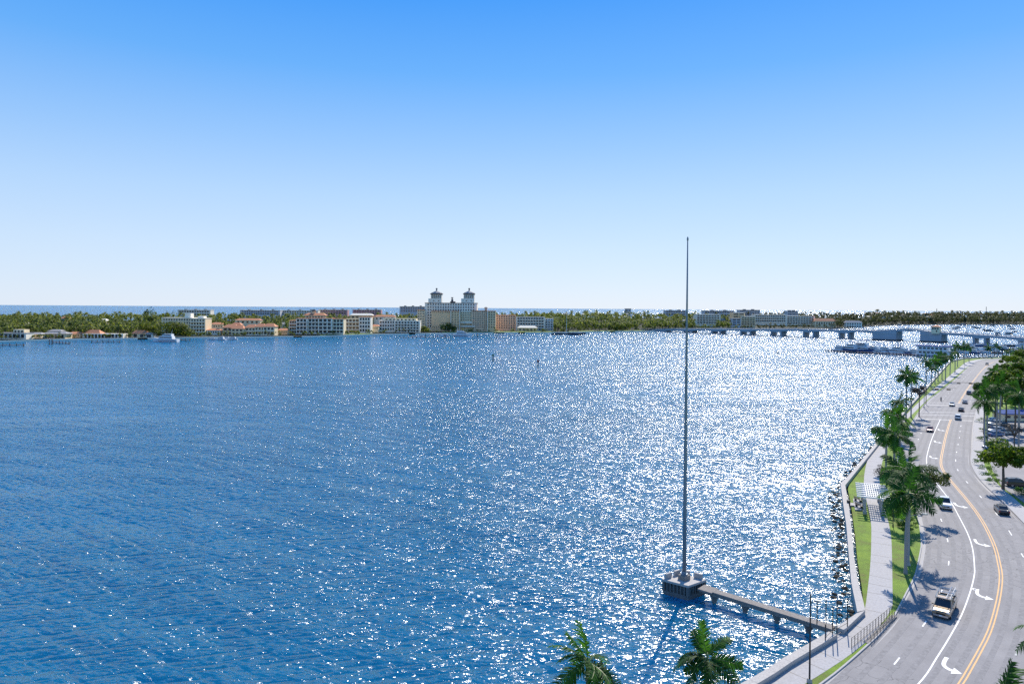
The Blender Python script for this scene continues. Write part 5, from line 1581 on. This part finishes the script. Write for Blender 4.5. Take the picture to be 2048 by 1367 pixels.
def span_part(s0, s1, t_end, t_mid, name='span', mat='concrete_bridge', n=10):
    m = MB(); rings = []
    for k in range(n + 1):
        u = k / n; s = s0 + (s1 - s0) * u
        th = t_mid + (t_end - t_mid) * (2 * u - 1) ** 2
        q = bA + bdir * s; z = deck_z(s)
        a, b = q + bn * W_B / 2, q - bn * W_B / 2
        rings.append([(a.x, a.y, z), (b.x, b.y, z), (b.x, b.y, z - th), (a.x, a.y, z - th)])
    m.rings(rings)
    sp_ = m.build(name, mat, bridge)
    # parapet rail on the camera side and the far side, with its posts
    for sg in (1, -1):
        r_ = MB()
        for k in range(n):
            sa, sb = s0 + (s1 - s0) * k / n, s0 + (s1 - s0) * (k + 1) / n
            pa, pb_ = bA + bdir * sa + bn * sg * W_B / 2 * .985, bA + bdir * sb + bn * sg * W_B / 2 * .985
            r_.span((pa.x, pa.y, deck_z(sa) + 1.15), (pb_.x, pb_.y, deck_z(sb) + 1.15), .3, .3)
            r_.box((pa.x, pa.y, deck_z(sa) + .6), (.5, .5, 1.2))
        r_.build('parapet_rail', 'concrete_wall', sp_)
def pier(pxa, pxb):
    sa, sb = S_(pxa), S_(pxb)
    sm = (sa + sb) / 2; zt = min(deck_z(sa), deck_z(sb)) - 1.6
    q = bA + bdir * sm; rz = math.atan2(bdir.y, bdir.x)
    pr_ = piece('pier_cap', 'concrete_bridge', (q.x, q.y, zt - .7), (sb - sa, W_B * .96, 1.4), bridge, rz)
    for s in (sa + 1.2, sb - 1.2):
        for f in (-.42, -.14, .14, .42):
            c = bA + bdir * s + bn * W_B * f
            piece('column', 'concrete_bridge', (c.x, c.y, (zt - 1.4) / 2 - 1), (2.0, 1.6, zt - 1.4 + 2), bridge, rz)
    c = q
    piece('pile_cap', 'concrete_bridge', (c.x, c.y, .2), (sb - sa + 3, W_B * 1.05, 1.0), bridge, rz)
piers = [(1318, 1336), (1372, 1390), (1428, 1447), (1486, 1507), (1546, 1569), (1611, 1634), (1682, 1704), (1950, 1977), (2040, 2070)]
for a, b in piers:
    pier(a, b)
edges = [1275] + [(a + b) / 2 for a, b in piers[:7]] + [1758]
for a, b in zip(edges, edges[1:]):
    span_part(S_(a), S_(b) - 0.06, 4.6, 2.5)
def big_pier(pxa, pxb):
    sa, sb = S_(pxa), S_(pxb); sm = (sa + sb) / 2; q = bA + bdir * sm; rz = math.atan2(bdir.y, bdir.x)
    zt = min(deck_z(sa), deck_z(sb)) - 0.3
    piece('bascule_pier', 'concrete_bridge', (q.x, q.y, zt / 2 - 1), (sb - sa, W_B * 1.25, zt + 2), bridge, rz)
    piece('pier_ledge', 'concrete_wall', (q.x, q.y, zt * .72), (sb - sa + .6, W_B * 1.27, .5), bridge, rz)
    piece('fender', 'wood_post', (q.x, q.y, .6), (sb - sa + 1.5, W_B * 1.32, 1.6), bridge, rz)
big_pier(1752, 1799)
big_pier(1847, 1889)
span_part(S_(1758), S_(1822) - 0.3, 3.4, 2.2, 'bascule_leaf')
span_part(S_(1822) + 0.3, S_(1852), 3.0, 2.0, 'bascule_leaf')
span_part(S_(1852) + .06, S_(1963) - .06, 4.6, 2.5)
span_part(S_(1963), S_(2055) - .06, 4.6, 2.5)
span_part(S_(2055), S_(2110), 4.6, 2.5)
# bridge tender's house
q, s = bp_px(1878.5); q = q + bn * 9.0; zt = deck_z(s)
bh = thing('tender_house', 'small square bridge tender house with red-brown tiled roof and dark windows', 'tower', (q.x, q.y, zt - 2), math.atan2(bdir.y, bdir.x))
piece('wall', 'cream_wall', (0, 0, 4.0), (8.4, 7.5, 8.0), bh)
MB().rings([[(-4.8, -4.4, 8.0), (4.8, -4.4, 8.0), (4.8, 4.4, 8.0), (-4.8, 4.4, 8.0)], [(-4.8, -4.4, 8.4), (4.8, -4.4, 8.4), (4.8, 4.4, 8.4), (-4.8, 4.4, 8.4)], [(-.6, -.4, 10.2), (.6, -.4, 10.2), (.6, .4, 10.2), (-.6, .4, 10.2)]]).build('roof', 'orange_tile', bh)
for k in range(3):
    for sg in (-1, 1):
        w = piece('window', 'glass', (-2.6 + 2.6 * k, sg * 3.72, 6.2), (1.9, .2, 2.0), bh)
    piece('window', 'glass', (-4.18, -2.3 + 2.3 * k, 6.2), (.2, 1.7, 2.0), bh)
piece('door', 'dark_steel', (1.5, -3.72, 3.1), (1.2, .2, 2.2), bh); piece('door', 'dark_steel', (1.5, 3.72, 3.1), (1.2, .2, 2.2), bh)
# lamp standards along the bridge
for k in range(17):
    s = S_(1330) + (S_(2040) - S_(1330)) * k / 16
    if S_(1790) < s < S_(1850):
        continue
    q = bA + bdir * s - bn * 7.5
    t = thing('bridge_lamp', 'thin lamp standard on the bridge parapet', 'street light', (q.x, q.y, deck_z(s)), 0, 'lamp standards on the bridge')
    MB().tube([(0, 0, 0), (0, 0, 7.5)], [.14, .08], 5).build('pole', 'concrete_pole', t); piece('lamp_head', 'concrete_pole', (bn.x, bn.y, 7.5), (1.6, .3, .2), t)
# cars crossing the bridge
for k, (px, c) in enumerate(((1440, 'white'), (1505, 'silver'), (1590, 'white'), (1665, 'black'), (1932, 'white'), (1998, 'charcoal'))):
    q, s = bp_px(px); q = q + bn * (3.5 if k % 2 else -3.5)
    o, _ = car(1800, 900, 'car_' + c, c + ' car crossing the long bridge, ' + ORD[k] + ' from the island landing', 'suv', rz=math.atan2(bdir.y, bdir.x), group='cars crossing the bridge')
    o.location = (q.x, q.y, deck_z(s) + .02)

# ------------------------------------------------------------------ boats
def hull_mesh(mat, Lh=14.0, W=4.2, fb=1.6, sheer=0.9):
    m = MB(); rings = []
    for u in (0, .08, .3, .55, .75, .9, 1.0):
        x = (u - .5) * Lh; w = W / 2 * (0.86 + .14 * math.sin(u * 3)) * (1 if u < .55 else max(.02, 1 - ((u - .55) / .45) ** 2))
        zt = fb + sheer * u * u
        rings.append([(x, -w, zt), (x, w, zt), (x, w * .78, .1), (x, w * .2, -.5), (x, -w * .2, -.5), (x, -w * .78, .1)])
    m.rings(rings)
    return m.mesh('hull', mat)
HULLS = {k: hull_mesh(v) for k, v in (('white', 'boat_white'), ('blue', 'boat_blue'), ('dark', 'boat_dark'))}
def yacht(loc, rz, L_, label, hull='white', decks=2, group=None, canvas=None, cat='boat', name='motor_yacht'):
    k = L_ / 14.0
    t = thing(name, label, cat, (loc.x, loc.y, 0.0), rz, group)
    t.scale = (k, k, k)
    hl = link('hull', HULLS[hull], t)
    piece('stripe', 'boat_blue', (-1.5, 0, .95), (9.5, 4.22, .10), hl)
    def cab(x0, x1, w, z0, z1, nm):
        m = MB(); m.rings([[(x0, -w, z0), (x0, w, z0), (x1 + .9, w * .8, z0), (x1 + .9, -w * .8, z0)], [(x0 + .1, -w * .92, z1), (x0 + .1, w * .92, z1), (x1, w * .7, z1), (x1, -w * .7, z1)]])
        c = m.build(nm, 'boat_white', t)
        zc = (z0 + z1) / 2 + .08; hgt = (z1 - z0) * .42
        for s in (-1, 1):
            m = MB(); m.add([(x0 + .5, s * w * .975, zc - hgt / 2), (x1 + .2, s * w * .80, zc - hgt / 2), (x1 - .05, s * w * .775, zc + hgt / 2), (x0 + .5, s * w * .955, zc + hgt / 2)], [(0, 1, 2, 3) if s < 0 else (3, 2, 1, 0)])
            m.build('window', 'glass', c)
        m = MB(); m.add([(x1 + .62, -w * .72, zc - hgt / 2), (x1 + .62, w * .72, zc - hgt / 2), (x1 + .32, w * .66, zc + hgt / 2), (x1 + .32, -w * .66, zc + hgt / 2)], [(0, 1, 2, 3)]); m.build('windscreen', 'glass', c)
    cab(-4.5, 2.6, 1.7, 1.75, 3.2, 'deckhouse')
    if decks > 1:
        cab(-4.0, 0.6, 1.4, 3.2, 4.4, 'flybridge')
    if canvas:
        piece('canopy', canvas, (-2.4, 0, 5.6 if decks > 1 else 4.6), (4.2, 2.7, .12), t)
        for x in (-4.2, -.6):
            for s in (-1, 1):
                piece('canopy_post', 'chrome', (x, s * 1.2, 5.0 if decks > 1 else 3.9), (.06, .06, 1.2 if decks > 1 else 1.4), t)
    MB().tube([(-3.4, 0, 4.4 if decks > 1 else 3.2), (-3.9, 0, 7.0 if decks > 1 else 5.4)], [.08, .03], 5).build('mast', 'boat_white', t)
    for s in (-1, 1):
        MB().tube([(2.2, s * 1.75, 2.7), (4.6, s * 1.25, 2.95), (6.7, 0.05 * s, 3.3)], .035, 4).build('rail', 'chrome', t)
    return t
# marina pier with piles
mdir0, mdir1 = at(1652, 700, 1.3), at(1985, 716.5, 1.3)
mp_ = thing('marina_pier', 'long low dark marina pier in front of the moored yachts', 'pier', (0, 0, 0))
mdir = (mdir1 - mdir0).normalized(); mn = Vector((-mdir.y, mdir.x, 0)); mn = mn if mn.y > 0 else -mn
Lm = (mdir1 - mdir0).length
for k in range(24):
    a, b = mdir0.lerp(mdir1, k / 24 + .0006), mdir0.lerp(mdir1, (k + 1) / 24 - .0006)
    MB().span(a, b, 3.0, .35).build('deck_section', 'dock_wood', mp_)
for k in range(48):
    q = mdir0.lerp(mdir1, k / 47) - mn * 1.4
    piece('pile', 'wood_post', (q.x, q.y, .5), (.4, .4, 3.2), mp_)
gm = 'yachts moored at the marina pier'
mr = random.Random(4)
for i, (px, back, L_, hull, cv) in enumerate([(1672, 12, 14, 'white', None), (1688, 11, 19, 'blue', 'canvas_blue'), (1703, 16, 22, 'white', 'canvas_blue'), (1717, 12, 18, 'blue', None), (1731, 15, 15, 'white', 'canvas_blue'), (1746, 10, 11, 'white', None),
                                              (1763, 12, 15, 'white', 'canvas_blue'), (1777, 13, 16, 'blue', 'canvas_blue'), (1790, 11, 13, 'white', None), (1802, 12, 14, 'white', 'canvas_blue'), (1815, 11, 13, 'blue', None), (1826, 10, 12, 'white', 'canvas_blue')]):
    d = ray(px, 700); tt = (mdir0.x * mdir.y - mdir0.y * mdir.x) / (d.x * mdir.y - d.y * mdir.x)
    q = Vector((d.x * tt, d.y * tt, 0)) + mn * back
    yacht(q, math.atan2(mdir.y, mdir.x) + mr.uniform(-.35, .35) + (math.pi if i % 3 else 0) * 1.0, L_ * 1.25, ('white-hulled' if hull == 'white' else 'navy-hulled') + ' yacht' + (' under blue canopy' if cv else '') + ', ' + ORD[i] + ' berth from the pier head', hull, 2, gm, cv)
# two-deck houseboat
d = ray(1863, 700); tt = (mdir0.x * mdir.y - mdir0.y * mdir.x) / (d.x * mdir.y - d.y * mdir.x)
hq = Vector((d.x * tt, d.y * tt, 0)) + mn * 8
hb = thing('houseboat', 'big two-deck houseboat with blue roof edge and dark windows at the marina', 'houseboat', (hq.x, hq.y, 0), math.atan2(mdir.y, mdir.x))
piece('hull', 'boat_white', (0, 0, .5), (27, 8.5, 2.0), hb)
for f, zz in enumerate((1.5, 5.0)):
    piece('deckhouse', 'boat_white', (-.5 if f == 0 else -1.0, 0, zz + 1.65), (24 if f == 0 else 21, 7.4, 3.3), hb)
    piece('deck_slab', 'boat_white', (0, 0, zz + 3.38), (26, 8.6, .16), hb)
    for k in range(7):
        piece('window', 'glass', (-9.5 + k * 3.0, -3.72, zz + 1.9), (2.0, .12, 1.3), hb)
piece('roof_edge', 'canvas_blue', (-.5, 0, 8.85), (26.4, 8.9, .7), hb)
MB().add([(11, -3, 4.9), (15.5, -3, 1.6), (15.5, -1.4, 1.6), (11, -1.4, 4.9), (11, -3, 4.5), (15.5, -3, 1.2), (15.5, -1.4, 1.2), (11, -1.4, 4.5)], [(0, 1, 2, 3), (7, 6, 5, 4), (0, 4, 5, 1), (3, 2, 6, 7)]).build('stair', 'canvas_blue', hb)
for k in range(9):
    piece('rail_post', 'chrome', (-12 + 3 * k, -4.2, 5.6), (.08, .08, 1.1), hb)
# more moorings towards the right, behind the palms
gm2 = 'boats moored at the right-hand docks'
for row, (y0, xs) in enumerate(((700.5, (1915, 1932, 1949, 1966, 1984, 2003, 2022, 2040)), (693, (1912, 1938, 1962, 1990, 2016, 2042)), (706.5, (1922, 1944, 1968, 1992, 2030)))):
    for i, px in enumerate(xs):
        q = at(px, y0, 0)
        yacht(q, math.atan2(mdir.y, mdir.x) + mr.uniform(-.5, .5) + math.pi * (i % 2), mr.uniform(10, 15), 'boat in the crowded docks behind the road-bend palms', ('white', 'dark', 'white', 'blue')[(i + row) % 4], 1 + i % 2, gm2, 'canvas_blue' if i % 3 == 0 else None)
for k, y0 in enumerate((697, 703.5, 709.5)):
    a, b = at(1900, y0 - 1.5, 1.2), at(2060, y0 + 2.5, 1.2)
    o = thing('finger_dock', ('outer', 'middle', 'inner')[k] + ' finger dock among the boats by the road bend', 'dock', (0, 0, 0))
    for j in range(10):
        MB().span(a.lerp(b, j / 10 + .001), a.lerp(b, (j + 1) / 10 - .001), 2.2, .3).build('deck_section', 'dock_wood', o)
    for j in range(21):
        q = a.lerp(b, j / 20); piece('pile', 'wood_post', (q.x, q.y - 1.3, .9), (.35, .35, 3.4), o)
# anchored boats beyond the bridge
g3 = 'boats anchored beyond the bridge'
for i, px_py in enumerate([(1916, 655), (1910, 657.5), (1947, 655), (1956, 656.5), (1968, 660), (1977, 662), (2020, 653), (2024, 658), (2030, 664), (2018, 668), (1995, 667), (1903, 651), (1800, 650.5), (1927, 649.8), (1985, 651.3)]):
    q = at(px_py[0], px_py[1], 0)
    yacht(q, mr.uniform(0, 6.28), mr.uniform(11, 17), 'small dark boat riding at anchor in the glare beyond the bridge', 'dark', 1, g3, None, name='anchored_boat')
# moorings along the far island
yacht(at(331, 683.5, 0), R(178), 27, 'long white motor yacht moored below the round ficus', 'white', 2)
for i, (px, py, L_, a) in enumerate([(425, 679.5, 11, 10), (441, 680, 13, 170), (452, 678.5, 14, 5), (464, 679.5, 12, 190)]):
    yacht(at(px, py, 0), R(a), L_, 'white boat in the cluster moored below the salmon-roofed houses', 'white', 1 + i % 2, 'boats below the salmon roofs')
for i, (px, py, L_, a) in enumerate([(829, 674.5, 10, 0), (842, 673.5, 10, 180), (877, 672, 11, 20), (889, 671.5, 12, 190)]):
    yacht(at(px, py, 0), R(a), L_, 'small white boat at the hotel dock', 'white', 1, 'boats at the hotel dock')
yacht(at(925, 672.8, 0), R(0), 25, 'long white motor yacht moored in front of the hotel lawn', 'white', 2)
for i, (px, py, L_) in enumerate([(1114, 669, 16), (1150, 669.5, 20), (1162, 668, 14)]):
    yacht(at(px, py, 0), R(175 * (i % 2)), L_, 'dark-hulled boat moored beside the sailboat mast', 'dark', 1, 'dark boats by the sailboat')
q = at(1132, 668.3, 0)
sb_ = thing('sailboat', 'sailboat with tall pale mast moored right of the slab apartments', 'sailboat', q, R(8))
link('hull', HULLS['dark'], sb_)
piece('cabin', 'boat_white', (0, 0, 2.0), (5, 2.4, .8), sb_)
MB().tube([(.8, 0, 1.5), (.8, 0, far_z(1132, 630, q.y))], [.30, .16], 6).build('mast', 'boat_white', sb_)
MB().tube([(.8, 0, 3.2), (-5.5, 0, 3.3)], .14, 5).build('boom', 'boat_white', sb_)
for i, (xa, xb, y0, lab) in enumerate([(-20, 49, 689, 'dark low dock with a white boat lift at the flat villa'), (108, 140, 683.5, 'angled dock stub below the grey-roofed villa'), (185, 240, 682.5, 'long dock in front of the colonnaded villa'), (355, 380, 679.5, 'short dock between yacht and cream apartments'), (800, 900, 673.3, 'white hotel dock crossing in front of the shore')]):
    a, b = at(xa, y0, 1.3), at(xb, y0 - (0 if i != 1 else -1.8), 1.3)
    o = thing('island_dock', lab, 'dock', (0, 0, 0))
    nn = max(3, int((b - a).length / 5))
    for j in range(nn):
        MB().span(a.lerp(b, j / nn + .002), a.lerp(b, (j + 1) / nn - .002), 2.4, .4).build('deck_section', 'sand_bank' if i == 4 else 'dock_wood', o)
    for j in range(nn + 1):
        q = a.lerp(b, j / nn); piece('pile', 'wood_post', (q.x, q.y - 1.3, .8), (.45, .45, 3.6), o)
for i, (px, py, tp) in enumerate([(98.5, 689, 678), (104, 689, 677), (851, 675, 667), (890, 675, 668), (955, 674, 666.5), (1177, 669.5, 665)]):
    q = at(px, py, 0); z1 = far_z(px, tp, q.y)
    t = thing('mooring_pile', 'thick dark mooring pile standing in the water off the island docks', 'pile', q, 0, 'mooring piles off the island')
    MB().tube([(0, 0, -2), (0, 0, z1)], [.5, .42], 7).build('pile', 'wood_post', t); MB().tube([(0, 0, z1), (0, 0, z1 + .4)], [.46, .05], 7).build('cap', 'boat_white', t)
# channel markers and buoys
for px, py, tp, lab, col in ((986, 722.5, 708, 'dark channel marker post with square board, in line with the hotel', 'green_paint'), (1076, 732, 719.5, 'shorter channel marker post with small board, nearer the flagpole', 'red_paint')):
    q = at(px, py, 0); h_ = far_z(px, tp, q.y)
    t = thing('channel_marker', lab, 'channel marker', q)
    MB().tube([(0, 0, -2), (0, 0, h_ - .4)], .32, 8).build('pile', 'wood_post', t)
    piece('board', col, (0, -.36, h_ - .7), (1.25, .1, 1.25), t); piece('board', col, (0, .36, h_ - .7), (1.25, .1, 1.25), t)
    MB().tube([(0, 0, h_ - .4), (0, 0, h_ + .15)], [.2, .12], 6).build('lantern', 'dark_steel', t)
for px, py, lab in ((993, 675.5, 'small dark buoy off the hotel shore'), (1555, 705.5, 'dark buoy alone in the bright glitter before the bridge')):
    q = at(px, py, 0)
    t = thing('buoy', lab, 'buoy', q)
    MB().tube([(0, 0, -.5), (0, 0, .1), (0, 0, .7), (0, 0, .9)], [.6, 1.0, .9, .3], 10).build('float', 'boat_dark', t)
    MB().tube([(0, 0, .9), (0, 0, 2.0)], [.25, .12], 6).build('topmark', 'boat_dark', t)
